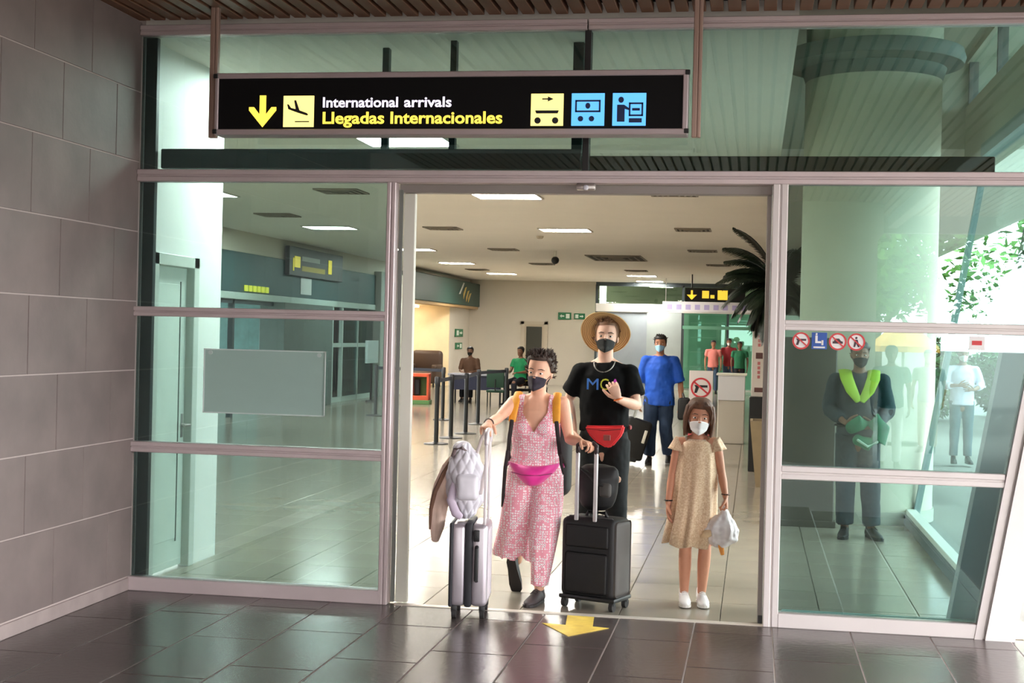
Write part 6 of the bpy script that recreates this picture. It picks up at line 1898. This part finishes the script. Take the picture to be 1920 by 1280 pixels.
# ================================================================== trees and greenery outside
LEAF = mat('leaf_green', (96, 140, 62), 0.6, var=0.4, scale=1.2)
LEAF2 = mat('leaf_dark', (60, 104, 56), 0.6, var=0.4, scale=1.2)
BARK = mat('bark', (104, 88, 70), 0.9, var=0.3, scale=4)
def tree(label, x, y, h, r, m, n=5200, seed=0):
    rr = random.Random(seed)
    t = thing('tree', label, 'tree', (x, y, -.04), 0, 'trees on the forecourt')
    b = bmesh.new(); tube(b, [(0, 0, 0), (.05, 0, h * .3), (0, .08, h * .55)], [.20, .15, .10], 12)
    for k in range(6):
        a = k * 1.1 + seed
        tube(b, [(0, .05, h * (.38 + .03 * k)), (math.cos(a) * r * .35, math.sin(a) * r * .35, h * .62), (math.cos(a) * r * .6, math.sin(a) * r * .6, h * .75)], [.08, .05, .02], 8)
    part('trunk', b, BARK, t, True, 60)
    b = bmesh.new()
    cl = [(rr.gauss(0, r * .45), rr.gauss(0, r * .45), h * .72 + rr.gauss(0, h * .11), r * rr.uniform(.3, .5)) for _ in range(16)]
    for _ in range(n):
        cx, cy, cz, cr_ = rr.choice(cl)
        d_ = V(rr.gauss(0, 1), rr.gauss(0, 1), rr.gauss(0, 1)).normalized()
        p = V(cx, cy, cz) + d_ * cr_ * rr.uniform(.6, 1.05)
        u_ = V(rr.gauss(0, 1), rr.gauss(0, 1), rr.gauss(0, .5)).normalized() * rr.uniform(.10, .18)
        w_ = u_.cross(d_).normalized() * .06
        b.faces.new([b.verts.new(q) for q in (p - u_, p + w_, p + u_, p - w_)])
    o = part('foliage', b, m, t)
    o['kind'] = 'stuff'
for k, (x, y, h, r, m, lb) in enumerate(((7.5, 24, 6.5, 2.6, LEAF, 'bright green tree outside the side glazing'), (11, 34, 8, 3.2, LEAF2, 'tall dark tree farther off outside the side glazing'), (10.5, 19, 5.5, 2.2, LEAF, 'low leafy tree at the right outside the side glazing'),
     (3.9, -24, 6.5, 2.6, LEAF, 'green tree across the forecourt, mirrored in the right glass'), (10.5, -30, 7.5, 3.0, LEAF2, 'darker tree across the forecourt, mirrored in the right glass'), (-2.5, -39, 8.0, 3.2, LEAF, 'tree across the road behind the canopy'), (9.3, -19.5, 5.2, 2.4, LEAF2, 'low spreading tree added to cover bright sky mirrored at the right edge'), (3.2, -30.5, 5.0, 2.8, LEAF2, 'low dense tree added behind the parasol to cover mirrored sky'), (14, 27, 7, 3.0, LEAF2, 'rounded tree outside the side glazing, farther right'), (-9.5, -33, 8, 3.4, LEAF2, 'broad tree across the road at the left'))):
    tree(lb, x, y, h, r, m, seed=k)  # the two low mirrored trees are added to hide bright sky
def bush(label, x, y, h, r, seed):
    rr = random.Random(seed)
    t = thing('shrub', label, 'shrub', (x, y, -.04), 0, 'shrubs along the far side of the forecourt')
    b = bmesh.new()
    for k in range(5):
        tube(b, [(0, 0, 0), (math.cos(k * 1.3) * r * .5, math.sin(k * 1.3) * r * .5, h * .7)], [.04, .015], 6)
    part('stem', b, BARK, t)
    b = bmesh.new()
    for _ in range(2600):
        d_ = V(rr.gauss(0, 1), rr.gauss(0, 1), rr.gauss(0, 1)).normalized()
        p = V(d_.x * r, d_.y * r, h * .52 + d_.z * h * .5) * 1.0
        p = V(p.x * rr.uniform(.7, 1.05), p.y * rr.uniform(.7, 1.05), p.z)
        u_ = V(rr.gauss(0, 1), rr.gauss(0, 1), rr.gauss(0, .5)).normalized() * rr.uniform(.07, .13)
        w_ = u_.cross(d_).normalized() * .05
        b.faces.new([b.verts.new(q) for q in (p - u_, p + w_, p + u_, p - w_)])
    o = part('foliage', b, LEAF2, t)
    o['kind'] = 'stuff'
for k, (x, y) in enumerate(((4.0, 25.5), (6.3, 27.5), (8.6, 28.5), (5.9, 20.5), (10.8, 30.5))):
    bush(['round green shrub behind the man in lavender', 'second round shrub behind the man in lavender', 'third round shrub behind the man in lavender', 'round shrub behind the person at the right edge', 'farthest round shrub outside the side glazing'][k], x, y, 1.9, 1.1, 30 + k)
t = thing('parasol', 'yellow orange parasol on the forecourt, mirrored in the right glass', 'parasol', (2.55, -16.6, -.04))
b = bmesh.new(); cyl(b, (0, 0, 0), (0, 0, 2.2), .03, 10); part('pole', b, CHROME, t)
b = bmesh.new(); lathe(b, [(.62, 1.62), (.60, 1.72), (.3, 1.98), (0.0, 2.12)], (0, 0, 0), 8); part('canopy', b, mat('parasol_orange', (240, 176, 80), 0.7), t)
b = bmesh.new(); lathe(b, [(0, 0), (.28, 0), (.28, .06), (0, .08)], (0, 0, 0), 20); part('base', b, BLACK, t)
bpy.context.view_layer.update()
